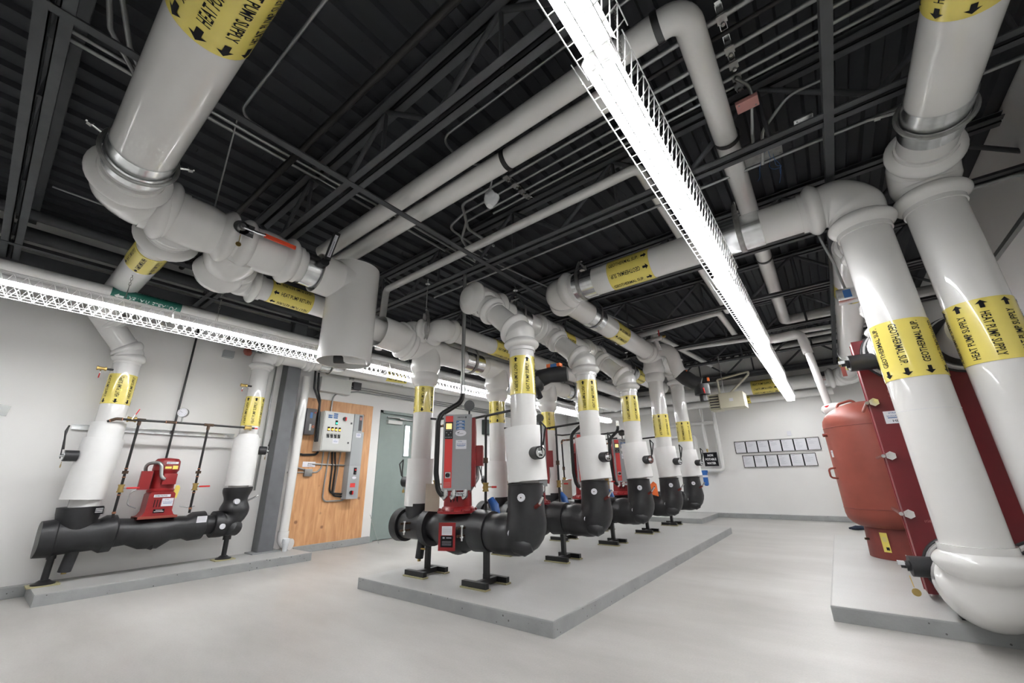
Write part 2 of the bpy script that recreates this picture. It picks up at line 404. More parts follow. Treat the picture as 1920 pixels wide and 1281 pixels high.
# open-web joists (x direction)
JY = [-1.95, -.32, 1.35, 3.02, 4.66, 6.2, 7.8, 9.4, 10.95]
for i, y in enumerate(JY):
    b = struct('beam', MB().box((XL, y - .055, ZC + .01), (XR, y - .018, ZC + .018)), 'joist')
    b.name = 'beam_joist'
    mb = MB()
    for s in (-1, 1):                                       # double angles, bottom and top
        mb.box((XL, y + s * .014, ZC), (XR, y + s * .07, ZC + .007)); mb.box((XL, y + s * .014, ZC), (XR, y + s * .02, ZC + .05))
        mb.box((XL, y + s * .012, ZD - .05), (XR, y + s * .075, ZD - .043)) ; mb.box((XL, y + s * .012, ZD - .05), (XR, y + s * .018, ZD))
        mb.box((XL, y + s * .012, ZD - .008), (XR, y + s * .075, ZD))
    b.data.clear_geometry(); b.data.from_pydata([tuple(v) for v in mb.v], [], mb.f); b.data.update()
    wb = MB(); x = XL + .1; n = 0
    while x < XR - .2:
        wb.cyl((x, y, ZC + .03), (x + .6, y, ZD - .03), .021, 8); wb.cyl((x + .6, y, ZD - .03), (x + 1.2, y, ZC + .03), .021, 8)
        wb.cyl((x + .6, y, ZC + .03), (x + .6, y, ZD - .03), .016, 8)
        x += 1.2
    struct('web_bars', wb, 'joist', smooth=50, parent=b)
# bridging along y and the wall angle
for i, bx in enumerate((-6.0, -2.64, .47)):
    mb = MB().box((bx - .028, YN, ZC + .0), (bx + .028, YF, ZC - .006)).box((bx - .028, YN, ZC), (bx - .022, YF, ZC + .05))
    o = struct('beam_bridging', mb, 'joist')
struct('beam_wall_angle', MB().box((XL, YF - .16, 3.3), (XR, YF, 3.42)), 'joist')
# ledger against the west wall and round roof drain lines
struct('beam_ledger', MB().box((XL, YN, 3.18), (XL + .12, YF, 3.42)), 'joist')
# column
b = struct('column', MB().box((XL + .0, 2.6, .1), (-6.36, 2.8, ZD), bev=.012), 'column')
mb = MB().box((XL + .01, 2.52, .1), (-6.3, 2.88, .115)); struct('base_plate', mb, 'curb', parent=b)
# ---- door in west wall
d = struct('door_1', MB().box((XL - .09, DY0 + .05, .012), (XL - .045, DY1 - .05, DZ - .05)), 'door')
struct('frame', MB().box((XL - .14, DY0, 0), (XL + .012, DY0 + .05, DZ)).box((XL - .14, DY1 - .05, 0), (XL + .012, DY1, DZ)).box((XL - .14, DY0, DZ - .05), (XL + .012, DY1, DZ)), 'door', parent=d)
gy, gz0, gz1 = 5.13, 1.44, 2.02
struct('window_pane', MB().box((XL - .046, gy - .055, gz0), (XL - .043, gy + .055, gz1)), 'daylight', parent=d)
struct('window_frame', MB().box((XL - .046, gy - .08, gz0 - .02), (XL - .036, gy - .055, gz1 + .02)).box((XL - .046, gy + .055, gz0 - .02), (XL - .036, gy + .08, gz1 + .02))
       .box((XL - .046, gy - .08, gz1), (XL - .036, gy + .08, gz1 + .025)).box((XL - .046, gy - .08, gz0 - .025), (XL - .036, gy + .08, gz0)), 'door', parent=d)
struct('door_closer', MB().box((XL - .045, 4.62, 2.02), (XL + .03, 4.95, 2.09), bev=.008), 'panelgrey', parent=d)
struct('closer_arm', MB().box((XL - .0, 4.9, 2.12), (XL + .02, 5.4, 2.135)).box((XL + .0, 4.6, 2.135), (XL + .022, 5.0, 2.15)), 'steelgrey', parent=d)
struct('door_handle', MB().cyl((XL - .045, 5.38, 1.0), (XL + .02, 5.38, 1.0), .02, 12).box((XL + .01, 5.27, .99), (XL + .025, 5.39, 1.01)), 'chrome', parent=d)
# small steel rod leaning on the door frame
tag(obj('door_stop_rod', MB().cyl((XL + .03, 4.40, .44), (XL + .25, 4.46, .002), .005, 8), 'conduit', origin=(XL + .14, 4.43, .2)), 'thin steel rod leaning against the frame of the green door', 'rod')
# ---- camera
cam = bpy.data.cameras.new('camera'); co = bpy.data.objects.new('camera', cam); C.objects.link(co)
cam.sensor_width = 36; cam.lens = 14.0; cam.clip_start = .05; cam.clip_end = 60
yaw, pit, rol = math.radians(37.48), math.radians(18.89), math.radians(-1.14)
f = V((-math.sin(yaw) * math.cos(pit), math.cos(yaw) * math.cos(pit), math.sin(pit))); r = V((math.cos(yaw), math.sin(yaw), 0)); u = r.cross(f)
rx = r * math.cos(rol) + u * math.sin(rol); ux = -r * math.sin(rol) + u * math.cos(rol)
mm = Matrix((rx, ux, -f)).transposed().to_4x4(); mm.translation = V((0, 0, 1)); co.matrix_world = mm
bpy.context.scene.camera = co

# ================================================================ STRIP LIGHTS
def strip_light(x, y0, z, label, group, L=2.44, skew=0.0, guard_left=True):
    t = thing('strip_light', label, 'light fixture', (x, y0 + L / 2, z), group)
    X0 = x
    mb = MB(); w = .068
    # white channel housing + sloped reflector wings
    pts = [(-w, .012), (-w, .02), (-.045, .065), (.045, .065), (w, .02), (w, .012), (.04, .06), (-.04, .06)]
    mb.prism([(a, b) for a, b in pts], 0, L - .012, (V((X0, y0, z)), V((1, 0, 0)), V((0, 0, 1)), V((0, 1, 0))))
    mb.prism([(-.045, .065), (.045, .065), (.045, .095), (-.045, .095)], 0, L - .012, (V((X0, y0, z)), V((1, 0, 0)), V((0, 0, 1)), V((0, 1, 0))))
    obj('housing', mb, 'lamp_white', t)
    for k in range(2):
        for s in (-1, 1):
            a = y0 + .035 + k * L / 2
            obj('tube', MB().cyl((X0 + s * .028, a, z + .018), (X0 + s * .028, a + L / 2 - .075, z + .018), .0165, 12), 'tube', t)
    for k in range(3):
        for s in (-1, 1):
            yy = y0 + (.012, L / 2 - .018, L - .04)[k]
            obj('lampholder', MB().box((X0 + s * .028 - .014, yy, z - .004), (X0 + s * .028 + .014, yy + .03, z + .06)), 'panelgrey', t)
    mb = MB(); n = 36; gw, gd = .114, .085; rr = .0026; dy = (L - .06) / (n - 1)
    for i in range(n):
        y = y0 + .03 + dy * i
        mb.sweep([(X0 - gw * .62, y, z - gd), (X0 + gw * .62, y, z - gd)], rr, 5)
        if i < n - 1:
            for s in (-1, 1):
                mb.sweep([(X0 + s * gw, y, z + .06), (X0 + s * gw * .62, y + dy, z - gd)], rr, 5); mb.sweep([(X0 + s * gw, y + dy, z + .06), (X0 + s * gw * .62, y, z - gd)], rr, 5)
    for (gx, gz) in ((-gw, .06), (-gw * .62, -gd), (gw * .62, -gd), (gw, .06), (0, -gd)):
        mb.cyl((X0 + gx, y0, z + gz), (X0 + gx, y0 + L, z + gz), rr, 5)
    obj('wire_guard', mb, 'wire', t)
    mb = MB()
    for yy in (y0 + .35, y0 + L - .35):
        n = 26; zt = ZC + .05
        for s in (-1, 1): mb.sweep([(X0 + s * .04, yy, z + .09), (X0, yy, z + .23)], .002, 5)
        for i in range(n):
            za = z + .22 + (zt - z - .22) * i / n; zb = za + (zt - z - .22) / n
            dx, dy = ((.007, 0), (0, .007))[i % 2]
            mb.sweep([(X0 - dx, yy - dy, za), (X0 - dx, yy - dy, zb + .004), (X0 + dx, yy + dy, zb + .004), (X0 + dx, yy + dy, za), (X0 - dx, yy - dy, za)], .0016, 4)
    obj('hanger_chain', mb, 'steelgrey', t)
    return t
ords = ['over the camera end of the aisle', 'hung before the white air separator end of the room', 'hung level with the first pump', 'hung level with the third pump', 'hung level with the last pumps', 'at the framed-notice wall end of its row']
rl0 = 10.9 - 2.44 * 5
for i in range(5):
    yy = rl0 + 2.44 * i; a = strip_light(-.39 - .0100 * (yy + 1.22), yy, 2.6, 'lit fluorescent strip over the centre aisle, ' + ['last one, behind the camera', 'beside the thick overhead pipe elbow', 'crossing under the geothermal pipe', 'fourth along the row, above the tank', 'end one, pointing at the framed notices'][i], 'strip lights over the centre aisle')
ll0 = 10.4 - 2.44 * 5
for i in range(5):
    yy = .81 - 2.44 + 2.44 * i
    strip_light(-4.72, yy, 2.475, 'lit fluorescent strip over the door aisle, ' + ['above the patch of tape on the wall', 'from the potable water label to the column', 'in front of the green door', 'behind the second pump risers', 'end one, behind the pump risers'][i], 'strip lights over the door aisle')
# lamps as area lights inside the fixtures' own place (fluorescent output)
def area(loc, sx, sy, e, rot=(0, 0, 0), col=(1, .985, .965)):
    l = bpy.data.lights.new('lamp', 'AREA'); l.shape = 'RECTANGLE'; l.size = sx; l.size_y = sy; l.energy = e; l.color = col
    o = bpy.data.objects.new('lamp', l); C.objects.link(o); o.location = loc; o.rotation_euler = rot; return o
w = bpy.data.worlds.new('world'); bpy.context.scene.world = w; w.use_nodes = True
w.node_tree.nodes['Background'].inputs[0].default_value = (1, 1, 1, 1); w.node_tree.nodes['Background'].inputs[1].default_value = .0
sc = bpy.context.scene
sc.view_settings.view_transform = 'Standard'; sc.view_settings.look = 'None'; sc.view_settings.gamma = 1; sc.view_settings.use_curve_mapping = False
sc.view_settings.exposure = EXPO
# ================================================================ PIPING
def strap_hanger(c, axis, r, label, zt=ZC, group=None, vertical=True, shield=True):
    """clevis hanger: metal shield round the pipe, flat strap, rod and washer"""
    c = V(c); ax = V(axis).normalized()
    t = thing('pipe_hanger', label, 'pipe hanger', c, group)
    if shield: mb = MB().sleeve(c - ax * .17, c + ax * .17, r + .006, .004); obj('shield', mb, 'galv', t)
    mb = MB(); w = V((0, 0, 1)).cross(ax).normalized(); R = r + .013; pts = []
    for i in range(25):
        a = PI + PI * i / 24; pts.append(c + w * math.cos(a) * R + V((0, 0, 1)) * math.sin(a) * R)
    pts = [c - w * R * .35 + V((0, 0, R * 1.7)), c - w * R + V((0, 0, R * .6))] + pts + [c + w * R + V((0, 0, R * .6)), c + w * R * .35 + V((0, 0, R * 1.7))]
    mb.sweep(pts, .02, 8, sq=(.2, 1.1), up=w); mb.cyl(c - w * R * .45 + V((0, 0, R * 1.66)), c + w * R * .45 + V((0, 0, R * 1.66)), .009, 8)
    obj('strap', mb, 'steelgrey', t)
    mb = MB().cyl(c + V((0, 0, R * 1.55)), (c.x, c.y, zt + .05), .007, 8).cyl((c.x, c.y, zt - .02), (c.x, c.y, zt - .012), .03, 14).cyl(c + V((0, 0, R * 1.9)), c + V((0, 0, R * 1.9 + .03)), .016, 6)
    obj('hanger_rod', mb, 'galv', t); return t
SX = -3.66
# --- big supply main: above the camera, from the exchanger drop to the separator line
t = thing('supply_main_pipe', 'large glossy white heat pump supply pipe sweeping overhead, yellow label near the ceiling', 'pipe', (-1.4, .17, 3.04))
pipe_run(t, [(.96, 3.8, 3.12), (.96, .17, 3.12)], .155, cover=False)
mb = MB(); elbow_cover(mb, (.96, .17, 3.08), (0, 1, 0), (-1, 0, 0), .15, hi=1.3, mid=1.2); obj('elbow_cover', mb, 'pvc', t)
obj('pipe_section', MB().cyl((.7, .17, 3.07), (SX + .25, .17, 3.02), .166, 56), 'pvc', t)
wrap_band(t, (-1.36, .17, 3.043), (-1.86, .17, 3.038), .167, 'HEAT PUMP SUPPLY', start=.2, rows=10, arrow=1, h=.055)
wrap_band(t, (.96, 1.85, 3.12), (.96, 2.3, 3.12), .157, 'HEAT PUMP SUPPLY', start=.2, rows=8, arrow=1, h=.045)
obj('metal_band', MB().sleeve((SX + .40, .17, 3.02), (SX + .66, .17, 3.024), .173, .006, 48), 'galv', t)
obj('tension_strap', MB().ring((SX + .52, .17, 3.02), (1, 0, 0), .192, .013, 40), 'steelgrey', t)
mb = MB()
for s in (-1, 1): mb.cyl((SX + .52, .17 + s * .18, 3.06), (SX + .52, .17 + s * .27, 3.1), .008, 8).cyl((SX + .52, .17 + s * .24, 3.085), (SX + .52, .17 + s * .26, 3.093), .018, 6)
obj('strap_bolts', mb, 'chrome', t)
# --- separator line fittings
t = thing('separator_inlet_pipe', 'white pipe with bulging elbow and tee covers between the overhead main and the separator', 'pipe', (SX, .8, 2.98))
mb = MB(); elbow_cover(mb, (SX, .17, 3.01), (1, 0, 0), (0, 1, 0), .165, R=.2, hi=1.4); obj('elbow_cover', mb, 'pvc', t)
mb = MB(); straight_cover(mb, (SX, .30, 2.98), (SX, .92, 2.97), .165, hi=1.38, mid=1.2); mb.sweep(*( [V((SX, .52, 2.98)).lerp(V((SX - .42, .52, 2.95)), i / 24) for i in range(25)], [max(bead_profile(.42 * i / 24, .42, .15, hi=1.45), .19) if i < 10 else bead_profile(.42 * i / 24, .42, .15, hi=1.5) for i in range(25)]), seg=30)
obj('tee_cover', mb, 'pvc', t)
mb = MB(); straight_cover(mb, (SX, .86, 2.97), (SX, 1.42, 2.965), .165, hi=1.34, mid=1.16); obj('valve_cover', mb, 'pvc', t)
obj('pipe_section', MB().cyl((SX, .2, 2.98), (SX, 1.85, 2.96), .155, 30), 'pvc', t)
mb = MB().sleeve((SX, 1.42, 2.96), (SX, 1.68, 2.96), .16, .004); obj('metal_band', MB().sleeve((SX, 1.46, 2.96), (SX, 1.6, 2.96), .162, .004), 'galv', t)
mb = MB(); elbow_cover(mb, (SX - .1, .92, 2.92), (1, .1, .1), (-.55, .2, -.25), .12); mb.lathe((SX - .05, .95, 2.93), (-1, -.05, -.35), [(0, .19), (.12, .2), (.2, .19), (.27, .16), (.33, .19), (.38, .2), (.44, .17)], 28)
obj('branch_cover', mb, 'pvc', t)
# lever valve on it
t2 = thing('lever_valve', 'gear-plate lever valve with red-orange handle on the pipe before the white separator', 'valve', (SX + .2, .86, 3.0))
v = V((SX + .235, .86, 2.975))
obj('gear_plate', MB().lathe(v, (1, 0, 0), [(0, .06), (.012, .06)], 20).box(v + V((0, -.01, -.06)), v + V((.012, .09, .05))), 'galv', t2)
obj('stem', MB().cyl(v - V((.08, 0, 0)), v + V((.03, 0, 0)), .03, 16).cyl(v, v + V((.045, 0, 0)), .014, 8), 'steelgrey', t2)
a = v + V((.03, 0, 0)); obj('lever', MB().sweep([a, a + V((.0, .12, .0)), a + V((.01, .17, .0))], .014, 8, sq=(.9, .35)), 'galv', t2)
obj('lever_grip', MB().box(a + V((-.008, .16, -.017)), a + V((.012, .42, .017)), bev=.005), 'orangelever', t2)
obj('valve_tag', MB().cyl(v + V((.02, 0, -.07)), v + V((.02, 0, -.14)), .003, 6).cyl(v + V((.018, 0, -.16)), v + V((.022, 0, -.16)), .02, 16), 'brass', t2)
# thermometer on the separator line
t2 = thing('pipe_thermometer', 'slanted glass thermometer in black case on the pipe entering the separator', 'thermometer', (SX + .15, 1.55, 3.0))
v = V((SX + .16, 1.58, 2.98)); d = V((.05, .03, .25)).normalized()
obj('well_boss', MB().cyl(v - V((.05, 0, 0)), v + V((.07, -.01, 0)), .042, 20), 'foam', t2)
fr = (v + V((.07, 0, .02)), V((0, 1, 0)), d, V((1, 0, 0)))
obj('case', MB().prism([(-.028, 0), (.028, 0), (.028, .3), (-.028, .3)], 0, .022, fr), 'black', t2)
mb = MB().prism([(-.016, .03), (.016, .03), (.016, .27), (-.016, .27)], .022, .024, fr); obj('scale', mb, 'paper', t2)
mb = MB()
for i in range(16): mb.prism([(-.014, .04 + i * .014), (-.004, .04 + i * .014), (-.004, .043 + i * .014), (-.014, .043 + i * .014)], .0245, .025, fr)
mb.prism([(-.001, .04), (.003, .04), (.003, .2), (-.001, .2)], .0245, .025, fr); obj('graduations', mb, 'ink', t2)
# --- separator: big open ended jacket
t = thing('air_separator', 'big white upright cylinder jacket with open bottom hanging among overhead pipes', 'air separator', (SX, 2.01, 2.18))
mb = MB().sleeve((SX, 2.01, 2.12), (SX, 2.01, 3.14), .252, .008, 56); mb.lathe((SX, 2.01, 3.135), (0, 0, 1), [(0, .248), (.02, .25), (.025, .02)], 56); obj('jacket', mb, 'pvc', t)
obj('vessel_bottom', MB().lathe((SX, 2.01, 2.24), (0, 0, 1), [(0, .02), (.02, .12), (.07, .19), (.2, .22), (.8, .22)], 30), 'pvc', t)
obj('blowdown_elbow', MB().sweep(fillet([(SX + .02, 2.0, 2.3), (SX + .02, 1.98, 2.16), (SX + .2, 2.14, 2.14)], .07), .055, 18), 'pvc', t)
obj('rubber_collar', MB().cyl((SX - .03, 1.92, 2.15), (SX + .03, 1.99, 2.15), .05, 18), 'foam', t)
obj('inlet_sleeve', MB().sleeve((SX, 1.60, 2.96), (SX, 1.86, 2.96), .2, .006, 40), 'pvc', t)
obj('inlet_saddle', MB().sweep([(SX, 1.72, 2.96), (SX, 1.8, 2.96), (SX, 1.9, 2.96)], [.17, .195, .23], 40), 'pvc', t)
obj('outlet_sleeve', MB().sleeve((SX, 2.36, 2.56), (SX, 2.72, 2.54), .175, .006, 40), 'pvc', t)
obj('outlet_neck', MB().cyl((SX, 2.2, 2.57), (SX, 2.45, 2.56), .12, 30), 'pvc', t)
# --- branch to the wall pump (P0) and its riser
t = thing('wall_pump_supply_branch', 'white supply branch with yellow label passing over the strip light toward the wall pump', 'pipe', (-5, .49, 2.96))
A = V((-6.28, .48, 2.96))
obj('pipe_section', MB().cyl((SX - .3, .5, 2.95), (-6.1, .47, 2.93), .125, 30), 'pvc', t)
wrap_band(t, (-4.62, .49, 2.945), (-4.25, .495, 2.945), .127, 'HEAT PUMP SUPPLY', start=.5, rows=8, arrow=-1, h=.035)
mb = MB(); elbow_cover(mb, (-6.28, .46, 2.93), (1, 0, 0), (0, .7, -.72), .118, R=.16); obj('elbow_cover', mb, 'pvc', t)
# --- return pipe parallel to the header
t = thing('return_header_pipe', 'white heat pump return pipe with yellow label passing behind the separator', 'pipe', (-4.22, 1.6, 2.86))
mb = MB(); elbow_cover(mb, (-4.2, 1.1, 2.86), (1, -.4, .25), (0, 1, 0), .12, R=.17, hi=1.5); obj('elbow_cover', mb, 'pvc', t)
obj('pipe_section', MB().cyl((-4.2, 1.3, 2.86), (-4.2, 8.6, 2.86), .115, 28), 'pvc', t)
wrap_band(t, (-4.2, 1.4, 2.86), (-4.2, 1.82, 2.86), .116, 'HEAT PUMP RETURN', start=.15, rows=7, arrow=-1, h=.04, alt=True)
# --- suction header over the inlet risers with tees
Z1 = 2.5; PY = [3.05, 4.39, 5.73, 7.07]
t = thing('suction_header_pipe', 'lower white header pipe with tee covers above the door-side pump risers', 'pipe', (SX, 5, Z1))
obj('pipe_section', MB().cyl((SX, 2.5, 2.54), (SX, 3.0, Z1), .14, 30), 'pvc', t)
obj('pipe_section', MB().cyl((SX, 2.9, Z1), (SX, 8.6, Z1), .135, 30), 'pvc', t)
mb = MB(); elbow_cover(mb, (SX, 2.74, 2.5), (0, -1, .25), (0, 1, -.15), .14, R=.3, ext=.1); obj('elbow_cover', mb, 'pvc', t)
for y in PY:
    mb = MB(); mb.lathe((SX, y, Z1), (0, 0, -1), [(0, .15), (.1, .165), (.17, .17), (.22, .178), (.26, .165), (.3, .14), (.33, .155), (.37, .16), (.41, .15), (.44, .125), (.46, .12)], 32)
    mb.sweep([(SX, y - .3, Z1), (SX, y - .22, Z1), (SX, y - .12, Z1), (SX, y, Z1), (SX, y + .12, Z1), (SX, y + .22, Z1), (SX, y + .3, Z1)], [.14, .155, .15, .152, .15, .155, .14], 32)
    obj('tee_cover', mb, 'pvc', t)
for i, y in enumerate((3.82, 5.15, 6.5)): strap_hanger((SX, y, Z1), (0, 1, 0), .135, 'clevis hanger with metal shield on the lower suction header ' + ['before the second pump riser', 'before the third pump riser', 'before the fourth pump riser'][i], group='suction header hangers')
t = thing('upper_return_header', 'upper white header pipe with yellow label running beside the suction header', 'pipe', (-3.4, 5, 2.7))
pipe_run(t, [(SX + .02, 3.0, 2.62), (SX + .3, 3.0, 2.7), (SX + .3, 8.5, 2.7)], .11, R=.13)
mb = MB(); elbow_cover(mb, (SX, 2.82, 2.66), (0, -1, -.5), (1, .5, 0), .115, R=.14); obj('elbow_cover', mb, 'pvc', t)
wrap_band(t, (SX + .3, 3.92, 2.7), (SX + .3, 4.3, 2.7), .112, 'HEAT PUMP SUPPLY', start=.2, rows=7, arrow=1, h=.036)
strap_hanger((SX + .16, 2.88, 2.68), (.5, 1, 0), .12, 'clevis hanger above the elbow next to the separator outlet sleeve', shield=False)
# --- discharge header with 45 degree branches
DX, DZZ = -2.78, 2.9
t = thing('discharge_header_pipe', 'white discharge header behind the front riser elbows, grey shield and yellow label', 'pipe', (DX, 5, DZZ))
obj('pipe_section', MB().cyl((DX, 3.0, DZZ), (DX, 9.3, DZZ), .14, 30), 'pvc', t)
mb = MB(); mb.sweep(*(lambda n: ([V((DX - .02, 2.84, DZZ)).lerp(V((DX, 3.42, DZZ)), i / n) for i in range(n + 1)], [.09 if i == 0 else bead_profile(.58 * i / n, .58, .14, hi=1.42, mid=1.25) * (1 if i > 5 else .75 + .05 * i) for i in range(n + 1)]))(28), seg=32); obj('end_cover', mb, 'pvc', t)
for y in PY[1:3]:
    mb = MB(); straight_cover(mb, (DX, y - .3, DZZ), (DX, y + .3, DZZ), .14, hi=1.36, mid=1.24); obj('tee_cover', mb, 'pvc', t)
wrap_band(t, (DX, 4.75, DZZ), (DX, 5.0, DZZ), .142, 'HEAT PUMP SUPPLY', start=.2, rows=8, arrow=-1, h=.038)
wrap_band(t, (DX, 7.55, DZZ), (DX, 7.9, DZZ), .142, 'HEAT PUMP RETURN', start=.2, rows=8, arrow=-1, h=.038)
strap_hanger((DX, 3.72, DZZ), (0, 1, 0), .14, 'clevis hanger with metal shield on the discharge header behind the first riser')
strap_hanger((DX, 7.3, DZZ), (0, 1, 0), .14, 'clevis hanger on the discharge header near its yellow return label')
# --- geothermal supply header
GZ = 3.08
t = thing('geothermal_supply_pipe', 'white geothermal supply pipe crossing the room, yellow label by its corner elbow', 'pipe', (-1, 3.8, GZ))
pts = [(.56, 3.8, GZ), (-2.22, 3.8, GZ), (-2.22, 7.0, GZ)]
obj('pipe_section', MB().cyl((.3, 3.8, GZ), (-2.0, 3.8, GZ), .155, 36), 'pvc', t)
obj('pipe_section', MB().cyl((-2.22, 4.0, GZ), (-2.22, 7.1, GZ), .15, 36), 'pvc', t)
mb = MB(); elbow_cover(mb, (-2.22, 3.8, GZ), (1, 0, 0), (0, 1, 0), .16, R=.16, ext=.12, hi=1.36, mid=1.24); obj('elbow_cover', mb, 'pvc', t)
wrap_band(t, (-1.5, 3.8, GZ), (-1.05, 3.8, GZ), .157, 'GEOTHERMAL SUP.', start=-.25, rows=8, arrow=1, h=.046)
wrap_band(t, (-2.22, 5.3, GZ), (-2.22, 5.72, GZ), .152, 'GEOTHERMAL SUP.', start=.3, rows=8, arrow=-1, h=.042)
strap_hanger((-1.86, 3.8, GZ), (1, 0, 0), .155, 'clevis hanger with metal shield beside the geothermal corner elbow')
strap_hanger((-.24, 3.8, GZ), (1, 0, 0), .155, 'clevis hanger with metal shield on the geothermal pipe beside the strip light')
strap_hanger((-2.22, 4.72, GZ), (0, 1, 0), .15, 'clevis hanger with metal shield on the geothermal pipe past its corner')
# --- exchanger risers
t = thing('geothermal_riser', 'tall white geothermal supply riser with yellow label, dropping to an elbow at the plinth', 'pipe', (.56, 3.8, 0))
mb = MB(); elbow_cover(mb, (.56, 3.8, GZ), (-1, 0, 0), (0, 0, -1), .157, R=.19, ext=.16, hi=1.36, mid=1.24); obj('upper_elbow_cover', mb, 'pvc', t)
obj('pipe_section', MB().cyl((.56, 3.8, .45), (.56, 3.8, 2.9), .157, 40), 'pvc', t)
wrap_band(t, (.56, 3.8, 1.58), (.56, 3.8, 1.98), .159, 'GEOTHERMAL SUP.', start=.9, rows=9, arrow=-1, h=.042)
mb = MB(); elbow_cover(mb, (.56, 3.8, .3), (0, 0, 1), (0, 1, 0), .16, R=.17, ext=.1, hi=1.34, mid=1.38, one=True); obj('lower_elbow_cover', mb, 'pvc', t)
obj('pipe_seam', MB().ring((.56, 3.8, 1.37), (0, 0, 1), .1575, .0012, 40, 5), 'paper', t)
t = thing('supply_riser', 'tall white heat pump supply riser with yellow label by the side wall', 'pipe', (.96, 3.8, 0))
mb = MB(); elbow_cover(mb, (.96, 3.8, 3.12), (0, -1, 0), (0, 0, -1), .157, R=.19, ext=.16, hi=1.36, mid=1.24); obj('upper_elbow_cover', mb, 'pvc', t)
obj('pipe_section', MB().cyl((.96, 3.8, .45), (.96, 3.8, 2.95), .157, 40), 'pvc', t)
wrap_band(t, (.96, 3.8, 1.62), (.96, 3.8, 2.02), .159, 'HEAT PUMP SUPPLY', start=1.1, rows=9, arrow=1, h=.042)
mb = MB(); elbow_cover(mb, (.96, 3.8, .3), (0, 0, 1), (0, 1, 0), .155, R=.17, ext=.1, hi=1.3, mid=1.3, one=True); obj('lower_elbow_cover', mb, 'pvc', t)
obj('metal_band', MB().sleeve((.96, 2.98, 3.12), (.96, 3.3, 3.12), .162, .005, 40), 'galv', t)
obj('tension_strap', MB().ring((.96, 3.14, 3.12), (0, 1, 0), .18, .014, 40), 'steelgrey', t)
obj('strap_bolt', MB().cyl((.80, 3.14, 3.22), (.66, 3.14, 3.25), .012, 8).cyl((.70, 3.14, 3.24), (.73, 3.14, 3.235), .022, 6), 'steelgrey', t)
# exchanger outlet riser going back over to the far wall
t = thing('exchanger_return_pipe', 'white pipe from behind the geothermal riser running back to the far wall, thin yellow band', 'pipe', (.5, 5.5, 3.0))
obj('pipe_section', MB().cyl((.6, 4.28, 2.1), (.6, 4.28, 2.75), .13, 30), 'pvc', t)
mb = MB(); elbow_cover(mb, (.6, 4.28, 2.98), (0, 0, -1), (0, 1, 0), .13, R=.17); obj('elbow_cover', mb, 'pvc', t)
obj('pipe_section', MB().cyl((.55, 4.5, 2.98), (.62, 10.7, 2.95), .15, 30), 'pvc', t)
wrap_band(t, (.565, 5.35, 2.975), (.565, 5.75, 2.975), .152, 'GEOTHERMAL SUP.', start=.2, rows=8, arrow=1, h=.042)
wrap_band(t, (.605, 9.3, 2.955), (.605, 9.7, 2.955), .152, 'GEOTHERMAL SUP.', start=.2, rows=8, arrow=1, h=.042)
mb = MB(); elbow_cover(mb, (.62, 11.0, 2.93), (0, -1, 0), (-1, 0, 0), .16); obj('elbow_cover', mb, 'pvc', t)
obj('strap', MB().ring((.6, 8.8, 2.96), (0, 1, 0), .163, .008, 30), 'galv', t)
t = thing('valve_actuator', 'small aluminium actuator box with blue label behind the geothermal riser', 'actuator', (.45, 4.9, 2.62))
obj('body', MB().box((.36, 4.75, 2.56), (.52, 4.9, 2.68), bev=.01), 'galv', t); obj('blue_plate', MB().box((.41, 4.747, 2.58), (.47, 4.749, 2.66)), 'blue', t)
obj('flex_conduit', MB().sweep(fillet([(.44, 4.8, 2.68), (.4, 4.6, 2.9), (.34, 4.4, 3.1), (.33, 4.4, 3.4)], .1), .012, 10), 'conduit', t)
# far wall pipes
t = thing('far_wall_supply_pipe', 'white supply pipe along the top of the far wall, big yellow label', 'pipe', (-1, 11.1, 2.95))
obj('pipe_section', MB().cyl((.6, 11.05, 2.94), (-6.1, 11.05, 2.94), .16, 30), 'pvc', t)
wrap_band(t, (-1.2, 11.05, 2.94), (-.66, 11.05, 2.94), .162, 'HEAT PUMP SUPPLY', start=-.1, rows=9, arrow=1, h=.05)
obj('metal_band', MB().sleeve((.02, 11.05, 2.94), (.3, 11.05, 2.94), .166, .005), 'galv', t)
t = thing('lower_far_wall_pipe', 'slimmer white pipe with yellow label just under the far wall supply pipe', 'pipe', (-1, 11.25, 2.7))
obj('pipe_section', MB().cyl((.3, 11.25, 2.7), (-6.1, 11.25, 2.7), .085, 24), 'pvc', t)
wrap_band(t, (-1.68, 11.25, 2.7), (-1.3, 11.25, 2.7), .086, 'GEOTHERMAL SUP.', start=0, rows=6, arrow=1, h=.03)
# --- pipe along the door wall, from the wall pump riser
t = thing('door_wall_supply_pipe', 'white supply pipe with yellow label running above the plywood and green door', 'pipe', (-6.28, 5, 2.85))
mb = MB(); elbow_cover(mb, (-6.28, 2.2, 2.8), (0, 0, -1), (0, 1, .02), .115, R=.17, hi=1.4); obj('elbow_cover', mb, 'pvc', t)
obj('pipe_section', MB().cyl((-6.28, 2.4, 2.8), (-6.28, 10.8, 2.9), .118, 30), 'pvc', t)
mb = MB(); straight_cover(mb, (-6.28, 2.75, 2.805), (-6.28, 2.95, 2.81), .118); obj('coupling_cover', mb, 'pvc', t)
obj('metal_band', MB().sleeve((-6.28, 3.02, 2.812), (-6.28, 3.42, 2.82), .123, .004), 'galv', t)
obj('strap', MB().ring((-6.28, 3.2, 2.815), (0, 1, 0), .135, .009, 30), 'steelgrey', t)
wrap_band(t, (-6.28, 4.25, 2.828), (-6.28, 4.7, 2.834), .12, 'HEAT PUMP SUPPLY', start=.25, rows=7, arrow=1, h=.036)
t = thing('butterfly_valve', 'gear-plate valve with brick-red cap at the top of the wall pump outlet riser', 'valve', (-6.28, 1.95, 2.78))
